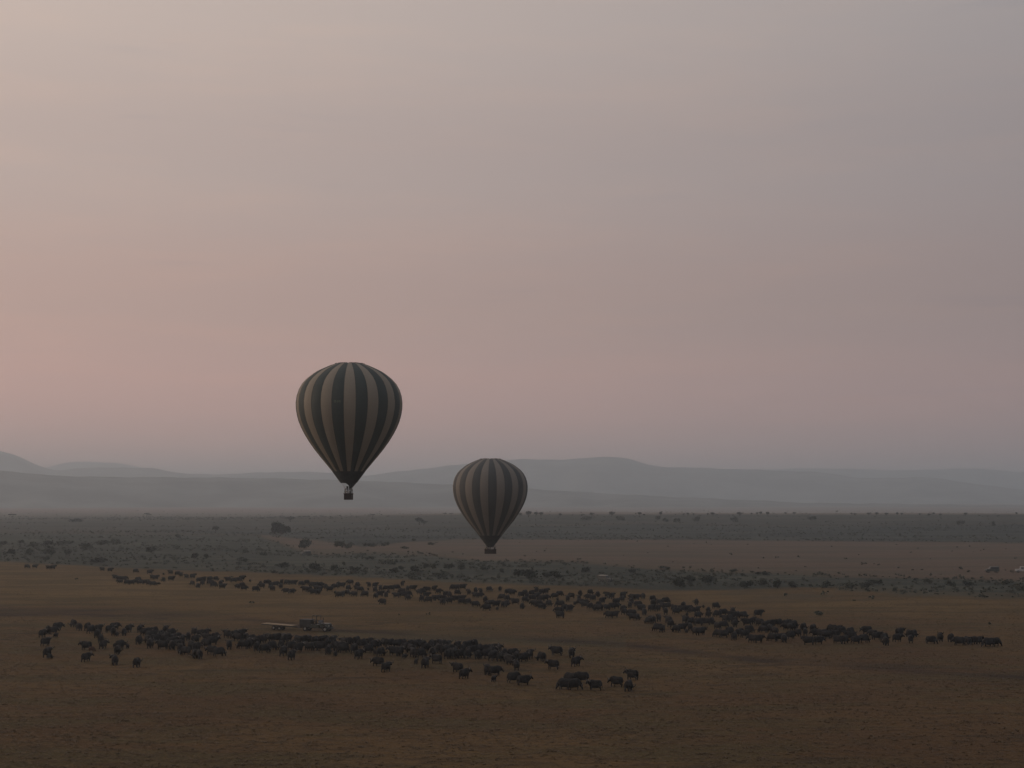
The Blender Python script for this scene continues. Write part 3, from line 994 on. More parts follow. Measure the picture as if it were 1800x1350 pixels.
FAR = '''47,999,0 61,999,0 84,1001,180 92,1001,10 179,1004,180 193,1005,0 238,1007,0,b 263,1009,0,b 287,1011,180,cb 201,1018,150 209,1021,180 218,1021,0
210,1026,180 222,1028,0 231,1028,0 242,1022,20 247,1027,180 237,1026,0 255,1027,0 260,1029,180 269,1030,0 278,1028,0,cb 267,1018,150 273,1019,0
286,1023,180 301,1021,0 299,1010,180 312,1012,0 317,1014,10 327,1017,180 338,1017,0 337,1029,180 350,1024,20 357,1022,0 355,1029,90 347,1034,180
368,1022,0 379,1021,0 369,1028,10 375,1032,0 387,1029,90 391,1035,10 400,1023,180 411,1024,0 419,1023,0 425,1020,30 425,1033,20 417,1035,180 429,1038,10
439,1023,90,c 449,1040,0 457,1031,150 459,1034,180 469,1028,0 476,1032,0 485,1031,10 478,1039,180 493,1035,90 494,1027,100 504,1028,170 512,1028,0
502,1043,180 513,1044,0 517,1028,0 529,1030,10 539,1028,60 548,1032,180 556,1032,0 563,1032,10 535,1040,180 543,1041,0 555,1039,170 562,1039,20
550,1045,180 559,1045,0 572,1036,90 580,1040,0 589,1035,180 594,1032,90 601,1033,0 589,1044,80,cb 597,1050,180 602,1049,30 610,1046,60 612,1038,80
615,1028,180 628,1032,0 627,1038,180 633,1040,0 622,1049,180 641,1049,180 648,1032,180 659,1033,0 647,1038,90,c 659,1041,30 668,1038,90 660,1052,80
668,1049,0 672,1063,150 678,1050,90,b 682,1043,0,c 678,1038,170 689,1038,0 697,1037,10 707,1030,90 696,1051,180 706,1044,170 708,1050,0 717,1055,10
717,1049,0 716,1039,90 726,1038,0 737,1045,170 742,1044,10 741,1058,80 740,1051,90,c 750,1050,0 753,1059,180 751,1040,180 763,1039,0 771,1044,60
762,1056,180 770,1056,0 777,1063,180 779,1056,0 783,1049,30 790,1050,90 790,1061,0 797,1037,180 803,1037,0 814,1036,0 804,1046,0 802,1057,180 811,1057,0
812,1062,0 823,1062,0 836,1067,0 824,1046,150 835,1051,180 844,1051,0 836,1042,90 845,1044,20 853,1059,90 857,1067,180 855,1074,170 860,1040,0
864,1065,0 873,1067,10 874,1073,90,cb 886,1068,0 892,1065,60 879,1040,90 893,1045,0 901,1046,0 882,1054,170 892,1056,60 905,1063,180 918,1071,80
923,1059,40 917,1050,0 923,1047,60 927,1052,10 935,1047,0 943,1042,90 952,1045,60 960,1044,60 937,1056,0,b 944,1052,10 951,1057,180 959,1056,0
939,1066,170 947,1067,0 956,1071,20 951,1071,180 965,1066,0 975,1052,180 984,1048,10 980,1057,90,cb 998,1058,90,b 1004,1052,180 984,1067,180 993,1074,0
1002,1075,20 983,1079,180 984,1087,150 1010,1064,90,c 1020,1048,90 1018,1057,100 1020,1063,180 1027,1068,180 1030,1064,10 1038,1046,60 1034,1054,170
1043,1056,0 1051,1050,60 1038,1071,0 1049,1073,0 1053,1074,180 1068,1051,170 1076,1053,0 1059,1061,60 1053,1068,20 1067,1073,180 1077,1071,0 1084,1070,10
1084,1062,10 1094,1058,0 1096,1050,0,b 1096,1075,60 1098,1081,70 1071,1087,180 1081,1086,0 1111,1054,180 1119,1055,0 1131,1053,90 1110,1063,90
1108,1069,90,b 1122,1067,0 1111,1083,180 1120,1091,60 1112,1090,180 1127,1074,180 1133,1082,80 1146,1075,0 1157,1075,0 1148,1057,0 1149,1065,0
1161,1064,0 1171,1061,20 1165,1070,180 1173,1070,0 1171,1081,90 1141,1097,180 1147,1096,180 1159,1093,80 1157,1110,180 1165,1112,60 1176,1097,180
1180,1103,60 1185,1074,170 1190,1080,0 1202,1069,60 1201,1076,180 1210,1075,0 1208,1083,90,c 1225,1064,90 1227,1077,20 1228,1087,10 1217,1078,180
1206,1096,180 1216,1098,0 1229,1100,0 1190,1112,120 1200,1109,0 1214,1109,30 1207,1113,90,c 1224,1117,170 1233,1117,0 1246,1078,90 1246,1086,60
1259,1070,0 1237,1069,90,c 1262,1085,170 1272,1082,20 1289,1081,90 1288,1087,180 1297,1087,0 1308,1087,0 1334,1084,10 1241,1099,180 1252,1098,0
1276,1094,180 1283,1094,0 1293,1098,60 1293,1103,90 1262,1107,180 1272,1104,0 1313,1100,180 1324,1098,60 1336,1101,180 1347,1104,0 1356,1103,10
1370,1101,0 1384,1102,0 1396,1104,0 1384,1108,180 1393,1109,0 1342,1113,180 1354,1112,60 1364,1116,90 1263,1120,180 1273,1121,0 1284,1117,10
1292,1126,60 1300,1119,0 1311,1121,0 1318,1113,10 1324,1130,180 1334,1130,0 1359,1128,180 1373,1127,0 1380,1130,10 1391,1124,0 1404,1119,100
1417,1118,80 1414,1109,20 1431,1111,0 1436,1120,180 1447,1121,0 1454,1123,0 1421,1134,180 1440,1133,0 1464,1112,180 1474,1113,0 1467,1122,170
1482,1115,0 1497,1118,10 1474,1132,180 1487,1132,0 1496,1125,180 1506,1132,0 1520,1130,0 1524,1115,180 1536,1121,180 1543,1125,0 1557,1127,10
1559,1135,90 1583,1118,0 1579,1129,0 1600,1121,90 1608,1121,30 1603,1131,80 1638,1132,0 1655,1128,80 1674,1129,10 1687,1135,180 1703,1134,160
1713,1133,0 1722,1133,0 1739,1137,180 1750,1136,0'''

OWN_LABEL = {  # animals that stand apart get words of their own
    (1046, 1214): 'broadside black buffalo alone in grass, right of the nearest tight foursome',
    (1112, 1196): 'rightmost buffalo of the nearer herd, turned left, uppermost of the last three',
    (1106, 1216): 'rump-on buffalo nearest the camera at the right end of the nearer herd',
    (1084, 1208): 'buffalo turned left beside the last pair at the right end of nearer herd',
    (993, 1213): 'left buffalo of the tight foursome at the lower right of nearer herd',
    (1009, 1213): 'front right buffalo of the tight foursome at the lower right of nearer herd',
    (1002, 1201): 'back left buffalo of the tight foursome at the lower right of nearer herd',
    (1022, 1201): 'back right buffalo of the tight foursome at the lower right of nearer herd',
    (904, 1201): 'left buffalo of the pair in front, facing right, below the dense right end',
    (921, 1205): 'right buffalo of the pair in front, facing right, below the dense right end',
    (870, 1188): 'large black buffalo in profile facing right, calf at its legs, in front of herd',
    (857, 1187): 'buffalo half hidden behind the large one facing right in front of herd',
    (868, 1199): 'small calf in front of the large buffalo in profile facing right',
    (804, 1183): 'buffalo facing left, upper one of a pair in front of the dense herd',
    (816, 1194): 'buffalo facing away, lower one of a pair in front of the dense herd',
    (664, 1172): 'large black buffalo striding left in front of the nearer herd below the truck',
    (678, 1182): 'rump-on buffalo just right of the large one striding left below the truck',
    (978, 1153): 'buffalo facing left, topmost of the loose group right of the dense herd',
    (1005, 1157): 'rump-on buffalo at the top right of the loose group beside dense herd',
    (1013, 1172): 'buffalo with head turned right, rightmost of the loose group beside dense herd',
    (972, 1177): 'buffalo with horns to the left, lowest of the loose group beside dense herd',
    (952, 1163): 'rump-on buffalo, leftmost of the loose group beside the dense herd',
    (931, 1159): 'buffalo with raised head at the right tip of the dense nearer herd',
    (238, 1174): 'lowest of the scattered buffalo at the left end of the nearer herd',
    (199, 1170): 'rump-on buffalo with horns to the left, second lowest at left end of nearer herd',
    (149, 1164): 'lone rump-on buffalo below the calf pair at left end of nearer herd',
    (150, 1143): 'buffalo with a brown calf at its right side, left end of nearer herd',
    (161, 1145): 'red-brown calf beside a black buffalo at left end of nearer herd',
    (80, 1156): 'rump-on buffalo with a calf, lower left corner of the nearer herd',
    (86, 1159): 'dark calf beside the buffalo at the lower left corner of nearer herd',
    (78, 1136): 'lone rump-on buffalo at the left edge of the nearer herd',
    (72, 1121): 'leftmost buffalo of the nearer herd, seen from behind',
    (47, 999): 'leftmost of the few buffalo far off at the left field edge',
    (61, 999): 'second of the few buffalo far off at the left field edge',
    (672, 1063): 'single buffalo below the far herd, between it and the truck',
    (984, 1087): 'lower of two buffalo trailing below the far herd near its middle',
    (983, 1079): 'upper of two buffalo trailing below the far herd near its middle',
    (1334, 1084): 'lone buffalo above the far herd on the right, facing right',
    (1638, 1132): 'broad buffalo standing apart near the right end of the far herd',
    (1655, 1128): 'rump-on buffalo just right of a broad one near the far herd right end',
    (1750, 1136): 'rightmost buffalo at the very end of the far herd',
    (1739, 1137): 'last but one buffalo at the right end of the far herd',
    (511, 1161): 'lone rump-on buffalo below the nearer herd under the truck',
    (747, 1175): 'rump-on buffalo standing in front of the middle of the nearer herd',
    (630, 1159): 'buffalo with raised head in front of the nearer herd, right of the truck',
}
NEAR_SEG = [(115, 'at the left tip of the nearer herd'), (250, 'in the loose left part of the nearer herd'), (345, 'in the packed left block of the nearer herd'),
            (440, 'in the nearer herd left of the flat trailer'), (522, 'in the nearer herd below the flat trailer'), (600, 'in the nearer herd below the dark truck'),
            (670, 'in the nearer herd below the higher balloon'), (735, 'in the nearer herd between the two balloons'), (800, 'in the nearer herd left of the lower balloon'),
            (850, 'in the nearer herd under the lower balloon'), (2000, 'in the packed right end of the nearer herd')]
FAR_SEG = [(110, 'far off at the left field edge'), (245, 'in the left tail of the far herd'), (325, 'in the thin left part of the far herd'), (395, 'in the far herd above packed block'),
           (455, 'in the far herd left of the trailer'), (520, 'in the far herd above the trailer'), (583, 'in the far herd above the truck'), (645, 'in the far herd under the higher balloon'),
           (700, 'in the far herd right of the higher balloon'), (755, 'in the far herd between the balloons'), (800, 'in the far herd left of the lower balloon'),
           (855, 'in the far herd under lower balloon, left'), (900, 'in the far herd under lower balloon, right'), (970, 'in the far herd right of the lower balloon'),
           (1030, 'in the middle of the far herd'), (1105, 'in the far herd below the hidden car'), (1180, 'in the far herd left of dark bush'),
           (1240, 'in the far herd below dark round bush'), (1300, 'in the packed right of the far herd'), (1400, 'in the far herd below paired bushes'),
           (1460, 'in the far herd below lone shrub'), (1530, 'in the right part of the far herd'), (1625, 'in the loose right part of the far herd'), (2000, 'in the right tail of the far herd')]


def parse(s, near):
    out = []
    for tok in s.split():
        p = tok.split(',')
        fl = p[3] if len(p) > 3 else ''
        out.append(dict(px=float(p[0]), py=float(p[1]), h=float(p[2]), calf='c' in fl, brown='b' in fl, near=near))
    return out


herd = parse(NEAR, True) + parse(FAR, False)
for i, d in enumerate(herd):
    rnd = random.Random(100 + i)
    d['seg'] = next(w_ for lim, w_ in (NEAR_SEG if d['near'] else FAR_SEG) if d['px'] < lim)
    k = (int(d['px']), int(d['py']))
    if k not in OWN_LABEL:                    # most of the herd moves off to one side and away from us
        if d['h'] <= 30:
            d['h'] += rnd.uniform(20, 75) if d['near'] else rnd.uniform(5, 62)
        elif d['h'] >= 150:
            d['h'] -= rnd.uniform(20, 75) if d['near'] else rnd.uniform(5, 62)
    h = d['h']
    if 125 <= h <= 225:
        d['asp'] = 'facing left'
    elif h <= 55 or h >= 325:
        d['asp'] = 'facing right'
    else:
        d['asp'] = 'rump-on'
    k = (int(d['px']), int(d['py']))
    if k in OWN_LABEL:
        d['label'] = OWN_LABEL[k]
    d['key'] = k
    r = rnd.random()
    d['pose'] = 'graze' if r < .40 else 'walk' if r < .62 else 'stand' if r < .76 else 'turn_left' if r < .88 else 'turn_right'
    d['size'] = (0.55 if d['calf'] else 1.0) * rnd.uniform(0.94, 1.07)
POSE_SET = {(664, 1172): 'walk', (870, 1188): 'walk', (1046, 1214): 'turn_left', (1112, 1196): 'turn_left', (1084, 1208): 'walk', (931, 1159): 'stand', (904, 1201): 'graze',
            (921, 1205): 'stand', (978, 1153): 'stand', (972, 1177): 'turn_left', (1013, 1172): 'turn_right', (804, 1183): 'stand', (816, 1194): 'turn_right', (630, 1159): 'turn_right',
            (1106, 1216): 'graze', (150, 1143): 'turn_left', (199, 1170): 'turn_left', (149, 1164): 'turn_right', (993, 1213): 'graze', (1009, 1213): 'graze', (1022, 1201): 'walk'}
for d in herd:
    d['pose'] = POSE_SET.get(d['key'], d['pose'])
    if d['brown']:
        d['pose'] = d['pose'] if d['pose'] in BROWN_B else 'stand'

# the 300 that show largest are animals of their own, the farthest rest is one mass
order = sorted(herd, key=lambda d: -(d['size'] * (d['py'] - HORIZON) * (3.0 if 'label' in d else 1.0) * (2.0 if d['key'][0] < 200 else 1.0)))
single, mass = order[:300], order[300:]

# words for the rest: place in the herd, row, side shown, then count from the left
groups = {}
for d in single:
    if 'label' not in d:
        groups.setdefault((d['seg'], d['near']), []).append(d)
for (seg, near), ds in groups.items():
    yv = sorted(d['py'] for d in ds)
    lo, hi = yv[len(yv) // 3], yv[(2 * len(yv)) // 3]
    sub = {}
    for d in ds:
        row = '' if len(ds) < 4 else ('back row' if d['py'] < lo else 'front row' if d['py'] > hi else 'middle row')
        kind = ('small brown' if d['calf'] else 'brown') if d['brown'] else ('small dark calf' if d['calf'] else 'black')
        sub.setdefault((row, kind, '' if d['calf'] else d['asp']), []).append(d)
    for (row, kind, asp), ee in sub.items():
        ee.sort(key=lambda d: d['px'])
        names = {1: [''], 2: ['left', 'right'], 3: ['left', 'middle', 'right'], 4: ['first', 'second', 'third', 'fourth']}.get(len(ee), ['first', 'second', 'third', 'fourth', 'fifth', 'sixth', 'seventh', 'eighth', 'ninth', 'tenth'])
        for j, d in enumerate(ee):
            o_ = names[j] if j < len(names) else ''
            noun = kind if kind.endswith('calf') else kind + ' buffalo'
            d['label'] = ' '.join(x for x in ((o_ + ' ' + noun).strip(), asp, seg + (',' if row else ''), row) if x)


def stand(d):
    p = on_ground(d['px'], d['py'])
    yaw = R(d['h']) + random.Random(d['key'][0] * 7 + d['key'][1]).uniform(-.25, .25)
    # the pixel is the nearest hoof; move back to the middle of the body
    back = 0.30 + 0.75 * abs(math.sin(yaw))
    p = p + Vector((0, back * d['size'] * 0.8, 0))
    p.z = gz(p.x, p.y) - 0.24 * d['size']
    return p, yaw


for d in single:
    p, yaw = stand(d)
    detailed = d['near'] and not d['calf'] and not d['brown']
    if d['brown']:
        me = BROWN_B[d['pose']]
    elif detailed:
        me = NEAR_B[d['pose']][0]
    else:
        me = FAR_B[d['pose']]
    o = obj('buffalo', me, None, p, (0, 0, yaw), (d['size'] * .90, d['size'] * 1.18, d['size'] * 1.15))
    tag(o, d['label'], 'buffalo', 'nearer buffalo herd' if d['near'] else 'far buffalo herd')
    if detailed:
        for hm_ in NEAR_B[d['pose']][1]:
            obj('horn', hm_, o)

VV, FF, off = [], [], 0
for d in mass:
    p, yaw = stand(d)
    me = FAR_B[d['pose']]
    co = np.empty(len(me.vertices) * 3, np.float32); me.vertices.foreach_get('co', co)
    me.calc_loop_triangles()
    tr = np.empty(len(me.loop_triangles) * 3, np.int32); me.loop_triangles.foreach_get('vertices', tr)
    co = co.reshape(-1, 3) * d['size'] * np.array([.90, 1.18, 1.15], np.float32)
    c, s = math.cos(yaw), math.sin(yaw)
    VV.append(np.stack([co[:, 0] * c - co[:, 1] * s + p.x, co[:, 0] * s + co[:, 1] * c + p.y, co[:, 2] + p.z], -1))
    FF.append(tr.reshape(-1, 3) + off); off += len(co)
if VV:
    me = mesh_np('far_buffalo', np.concatenate(VV), np.concatenate(FF), 'hide')
    me.polygons.foreach_set('use_smooth', [True] * len(me.polygons))
    tag(obj('far_buffalo', me), 'remaining smallest dark buffalo crowded along the back of the far herd', 'buffalo herd', 'far buffalo herd', 'stuff')
print('LONG', [o['label'] for o in bpy.data.objects if len(o.get('label', '').split()) > 16])
print('BUFFALO', len(herd), 'single', len(single), 'labels', len({d['label'] for d in single}))

# ------------------------------------------------------------------ vehicles
def wheel(parent, x, y, r, wd):
    t_ = obj('wheel', MB().tube([(0, -wd / 2, 0), (0, -wd * .42, 0), (0, wd * .42, 0), (0, wd / 2, 0)], [r * .86, r, r, r * .86], 18).mesh('tyre', 'tyre', True), parent, (x, y, r))
    obj('rim', MB().tube([(0, -wd * .53, 0), (0, wd * .53, 0)], r * .52, 12).mesh('rim', 'rim'), t_)


def truck(label, p, yaw):
    root = tag(obj('truck', None, None, p, (0, 0, yaw)), label, 'truck')
    ch = MB()
    ch.box((-3.2, -.45, .62), (3.2, -.33, .80)); ch.box((-3.2, .33, .62), (3.2, .45, .80)); ch.box((-3.3, -.6, .55), (-3.12, .6, .78))
    obj('chassis', ch.mesh('chassis', 'black_metal'), root)
    # cargo box with panelled sides
    bx = MB().box((-3.2, -1.0, .82), (-.75, 1.0, 2.28))
    box_o = obj('cargo_box', bx.mesh('cargo_box', 'truck_box', False, .03), root)
    for s in (-1, 1):
        for k in range(4):
            obj('side_panel', MB().box((-3.12 + k * .6, s * 1.0 - .025, .9), (-2.6 + k * .6, s * 1.0 + .025, 2.2)).mesh('side_panel', 'truck_box'), box_o)
    # open cab: floor tub, seats, folded screen, roll frame
    obj('cab_tub', MB().box((-.75, -1.0, .72), (1.15, 1.0, 1.35)).mesh('cab_tub', 'truck_green', False, .05), root)
    for s in (-.5, .5):
        so = obj('seat', MB().box((-.45, s - .3, 1.3), (.15, s + .3, 1.5)).box((-.6, s - .3, 1.4), (-.42, s + .3, 2.15)).mesh('seat', 'seat', False, .04), root)
    rf = MB()
    for s in (-1, 1):
        rf.tube([(-.45, s * .85, 1.3), (-.45, s * .85, 3.02)], .055, 6)
        rf.tube([(.55, s * .85, 1.3), (.50, s * .85, 3.02)], .055, 6)
    rf.tube([(-.45, -.85, 3.02), (-.45, .85, 3.02)], .05, 6); rf.tube([(.5, -.85, 3.02), (.5, .85, 3.02)], .05, 6)
    for s in (-1, 1):
        rf.tube([(-.45, s * .85, 2.0), (.52, s * .85, 2.0)], .04, 6)
    obj('roll_frame', rf.mesh('roll_frame', 'black_metal', True), root)
    ws = MB().box((1.0, -.95, 1.35), (1.07, .95, 2.0), None, None)
    wo_ = obj('windscreen', MB().tube([(1.05, -.95, 1.35), (.85, -.92, 2.15), (.85, .92, 2.15), (1.05, .95, 1.35)], .04, 6).mesh('windscreen', 'black_metal'), root)
    obj('pane', MB().add([(1.05, -.92, 1.38), (1.05, .92, 1.38), (.86, .9, 2.12), (.86, -.9, 2.12), (1.07, -.92, 1.38), (1.07, .92, 1.38), (.88, .9, 2.12), (.88, -.9, 2.12)],
                         [(0, 1, 2, 3), (7, 6, 5, 4), (0, 4, 5, 1), (2, 6, 7, 3), (1, 5, 6, 2), (0, 3, 7, 4)]).mesh('pane', 'glass'), wo_)
    bon = MB().box((1.15, -.72, .75), (3.1, .72, 1.62), None, (.18, .0, .08))
    obj('bonnet', bon.mesh('bonnet', 'truck_green', False, .07), root)
    obj('grille', MB().box((3.02, -.5, .85), (3.13, .5, 1.4)).mesh('grille', 'black_metal'), root)
    for s in (-1, 1):
        fw = MB()
        for k in range(9):
            a = math.pi * k / 8
            fw.v += [Vector((2.35 - .66 * math.cos(a), s * .70, .55 + .66 * math.sin(a))), Vector((2.35 - .66 * math.cos(a), s * 1.05, .55 + .66 * math.sin(a))),
                     Vector((2.35 - .61 * math.cos(a), s * .70, .55 + .61 * math.sin(a))), Vector((2.35 - .61 * math.cos(a), s * 1.05, .55 + .61 * math.sin(a)))]
        for k in range(8):
            i = 4 * k
            fw.f += [(i, i + 1, i + 5, i + 4), (i + 2, i + 6, i + 7, i + 3), (i + 1, i + 3, i + 7, i + 5), (i, i + 4, i + 6, i + 2)]
        obj('mudguard', fw.mesh('mudguard', 'truck_green'), root)
        obj('headlight', MB().tube([(3.0, s * .62, 1.15), (3.12, s * .62, 1.15)], [.1, .13], 12).mesh('headlight', 'lamp', True), root)
    obj('bumper', MB().box((3.12, -1.0, .55), (3.28, 1.0, .78)).mesh('bumper', 'black_metal', False, .03), root)
    obj('exhaust_snorkel', MB().tube([(1.9, -.80, 1.3), (1.9, -.80, 2.55), (1.98, -.80, 2.72)], [.07, .06, .06], 8).mesh('exhaust_snorkel', 'black_metal', True), root)
    for x in (-1.95, 2.35):
        for s in (-1, 1):
            wheel(root, x, s * .86, .5, .32)
    driver = obj('person', P_MESH[1], None, p + Matrix.Rotation(yaw, 3, 'Z') @ Vector((-.12, -.5, 0.72)), (0, 0, yaw))
    tag(driver, 'driver at the wheel of the dark open truck', 'person')
    obj('hat', hat_me, driver)
    return root


def trailer(label, p, yaw):
    root = tag(obj('trailer', None, None, p, (0, R(2.2), yaw)), label, 'trailer')
    fr = MB()
    for s in (-1, 1):
        fr.box((-3.6, s * 1.0 - .06, .86), (3.3, s * 1.0 + .06, 1.05))
    for k in range(6):
        fr.box((-3.5 + k * 1.33, -.94, .88), (-3.4 + k * 1.33, .94, 1.0))
    fr.tube([(3.3, -.9, .9), (4.6, 0, .72)], .06, 6); fr.tube([(3.3, .9, .9), (4.6, 0, .72)], .06, 6)
    obj('frame', fr.mesh('frame', 'black_metal'), root)
    pl = MB().box((-3.65, -.09, 0), (3.35, .09, .06)).mesh('plank', 'deck')
    for k in range(11):
        obj('plank', pl, root, (0.01 * (k % 3), -1.0 + k * .2, 1.06 + .004 * (k % 2)))
    for x in (-.95, .35):
        for s in (-1, 1):
            wheel(root, x, s * .72, .40, .26)
    obj('axle_box', MB().box((-1.3, -.55, .35), (.7, .55, .62)).mesh('axle_box', 'black_metal'), root)
    return root


def field_car(label, p, yaw, paint, top, group='safari vehicles out on the plain'):
    root = tag(obj('safari_car', None, None, p, (0, 0, yaw)), label, 'car', group)
    b = MB()
    b.box((-2.35, -.85, .52), (1.0, .85, 1.28)); b.box((1.0, -.82, .52), (2.35, .82, 1.22), None, (.08, 0, .05))
    obj('body', b.mesh('body', paint, False, .06), root)
    cab = MB().box((-2.3, -.82, 1.27), (1.02, .82, 1.98), None, (.42, .06, .1))
    co_ = obj('cabin', cab.mesh('cabin', paint, False, .05), root)
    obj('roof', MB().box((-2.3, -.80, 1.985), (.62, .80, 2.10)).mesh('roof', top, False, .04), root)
    for s in (-1, 1):
        for x0, x1 in ((-2.05, -1.25), (-1.15, -.35), (-.25, .5)):
            obj('window', MB().add([(x0, s * .812, 1.36), (x1, s * .812, 1.36), (x1, s * .752, 1.86), (x0, s * .752, 1.86),
                                    (x0, s * .79, 1.36), (x1, s * .79, 1.36), (x1, s * .73, 1.86), (x0, s * .73, 1.86)],
                                   [(0, 1, 2, 3), (7, 6, 5, 4), (0, 4, 5, 1), (2, 6, 7, 3), (1, 5, 6, 2), (0, 3, 7, 4)]).mesh('window', 'glass'), co_)
        obj('headlight', MB().tube([(2.26, s * .58, .95), (2.37, s * .58, .95)], [.1, .12], 10).mesh('headlight', 'lamp', True), root)
    obj('windscreen', MB().add([(1.0, -.70, 1.36), (1.0, .70, 1.36), (.70, .66, 1.88), (.70, -.66, 1.88), (.96, -.70, 1.36), (.96, .70, 1.36), (.66, .66, 1.88), (.66, -.66, 1.88)],
                               [(0, 1, 2, 3), (7, 6, 5, 4), (0, 4, 5, 1), (2, 6, 7, 3), (1, 5, 6, 2), (0, 3, 7, 4)]).mesh('windscreen', 'glass'), root)
    obj('bumper', MB().box((2.36, -.8, .5), (2.48, .8, .68)).mesh('bumper', 'black_metal', False, .02), root)
    for x in (-1.5, 1.5):
        for s in (-1, 1):
            wheel(root, x, s * .76, .39, .26)
    return root


yaw_t = R(-20)
pt = on_ground(556, 1109.5)
tk = truck('dark open truck with box body and roll frame parked above the nearer herd', pt, yaw_t)
tp = pt + Matrix.Rotation(yaw_t, 3, 'Z') @ Vector((-8.05, 0.0, 0))
tp.z = gz(tp.x, tp.y) + .02
trailer('empty flat trailer with pale plank deck hitched behind the dark truck', tp, yaw_t + R(-2))
field_car('dark car with white roof half hidden among bushes below the leaning tree', on_ground(537, 976.5), R(215), 'truck_green', 'white_paint')
field_car('dark green car with painted roof glint in the bush strip above the far herd', on_ground(1064, 1023), R(-40), 'truck_green', 'cream_paint_and_glint')  # roof colour stands in for sky reflected on dark glossy paint
field_car('dark safari car standing on the red plain at far right', on_ground(1744, 1006.5), R(184), 'truck_green', 'truck_green')
field_car('pale car cut off by the right edge of the photo', on_ground(1797, 1006.5), R(172), 'white_paint', 'cream_paint_and_glint')

# ------------------------------------------------------------------ trees and bushes
def leaf_cloud(blobs, count, size, seed, mat, name):
    """small leaf sprays spread through several uneven clumps, denser towards their shells"""
    rg = np.random.default_rng(seed)
    P = []
    vol = np.array([b[3] * b[4] * b[5] for b in blobs]) ** 0.8
    num = np.maximum(4, (count * vol / vol.sum())).astype(int)
    for b, n in zip(blobs, num):
        v = rg.normal(size=(n, 3)); v /= np.linalg.norm(v, axis=1)[:, None]
        r = rg.random(n) ** 0.45 * (1 + 0.22 * rg.normal(size=n))
        P.append(np.array(b[:3]) + v * r[:, None] * np.array(b[3:6]))
    P = np.concatenate(P)
    P[:, 2] = np.maximum(P[:, 2], 0.05)
    n = len(P)
    a = rg.normal(size=(n, 3)); a /= np.linalg.norm(a, axis=1)[:, None]
    c = rg.normal(size=(n, 3)); c = np.cross(a, c); c /= np.linalg.norm(c, axis=1)[:, None]
    s = size * (0.55 + 0.9 * rg.random(n))[:, None]
    q = np.stack([P - a * s - c * s * .5, P + a * s * .3 - c * s * .7, P + a * s + c * s * .4, P - a * s * .4 + c * s * .7], 1).reshape(-1, 3)
    return mesh_np(name, q, np.arange(4 * n).reshape(-1, 4), mat)


def round_blobs(rg, w_, h_, n, low=0.35):
    out = []
    for _ in range(n):
        a = rg.random() * 6.283; r = math.sqrt(rg.random()) * w_ * .36
        z = h_ * (low + (0.80 - low) * rg.random() * (1 - .4 * r / (w_ * .36 + 1e-6)))
        k = w_ * (.16 + .12 * rg.random())
        out.append((r * math.cos(a), r * math.sin(a), z, k, k, k * min(1.0, h_ / w_ * 1.1) * .9))
    return out


BUSH, TREE = [], []
for k in range(5):                                      # unit bushes: 1 m tall, 1.5 m wide
    rg = np.random.default_rng(40 + k)
    BUSH.append(leaf_cloud(round_blobs(rg, 1.5, 1.0, 9, .22), 420, .085, 60 + k, 'leaf' if k < 3 else 'leaf_grey', 'bush'))
for k in range(4):                                      # unit trees: 1 m tall, parts trunk and crown
    rg = np.random.default_rng(80 + k)
    umbrella = k >= 2
    tr = MB()
    forks = []
    hb_ = .42 if umbrella else .28
    tr.tube([(0, 0, -.02), (.01, .01, hb_ * .6), (.03, -.01, hb_)], [.040, .030, .026], 7)
    for j in range(5):
        a = j * 1.256 + rg.random()
        rr = (.36 if umbrella else .26) * (.6 + .5 * rg.random())
        e = (rr * math.cos(a), rr * math.sin(a), (.82 if umbrella else .66) + .08 * rg.random())
        tr.tube([(.03, -.01, hb_ - .02), (e[0] * .5, e[1] * .5, (hb_ + e[2]) / 2 - .02), e], [.022, .014, .005], 5)
        forks.append(e)
    if umbrella:
        blobs = [(e[0] * 1.1, e[1] * 1.1, e[2] + .03, .24, .24, .06) for e in forks] + [(0, 0, .9, .3, .3, .06), (.2, -.25, .87, .2, .2, .05)]
    else:
        blobs = [(e[0], e[1], e[2], .20, .20, .17) for e in forks] + [(0, 0, .78, .22, .22, .2), (.12, .1, .55, .2, .2, .14), (-.15, -.05, .5, .18, .18, .13)]
    TREE.append((tr.mesh('trunk', 'bark', True), leaf_cloud(blobs, 520, .045, 90 + k, 'leaf', 'crown')))


def scale_at(p):
    return FPX / (p.y * FWD.y + (p.z - CAM_H) * FWD.z)


def put_bush(px, py, h, w_, i, label, group='bushes dotted over the plain'):
    p = on_ground(px, py)
    s = scale_at(p)
    hh, ww = h / s, w_ / s
    o = obj('bush', BUSH[i % 5], None, p, (0, 0, i * 1.7), (ww / 1.4, min(ww, max(hh * 1.6, ww * .7)) / 1.4, hh * 1.25))
    return tag(o, label, 'bush', group)


def put_tree(px, py, h, w_, kind, i, label, group):
    p = on_ground(px, py)
    s = scale_at(p)
    hh = h / s; ww = w_ / s
    root = tag(obj('tree', None, None, p, (0, 0, i * 2.1)), label, 'tree', group)
    tr, cr_ = TREE[kind]
    root.scale = (ww / .95, ww / .95, hh * 1.04)
    obj('trunk', tr, root); obj('crown', cr_, root)
    return root


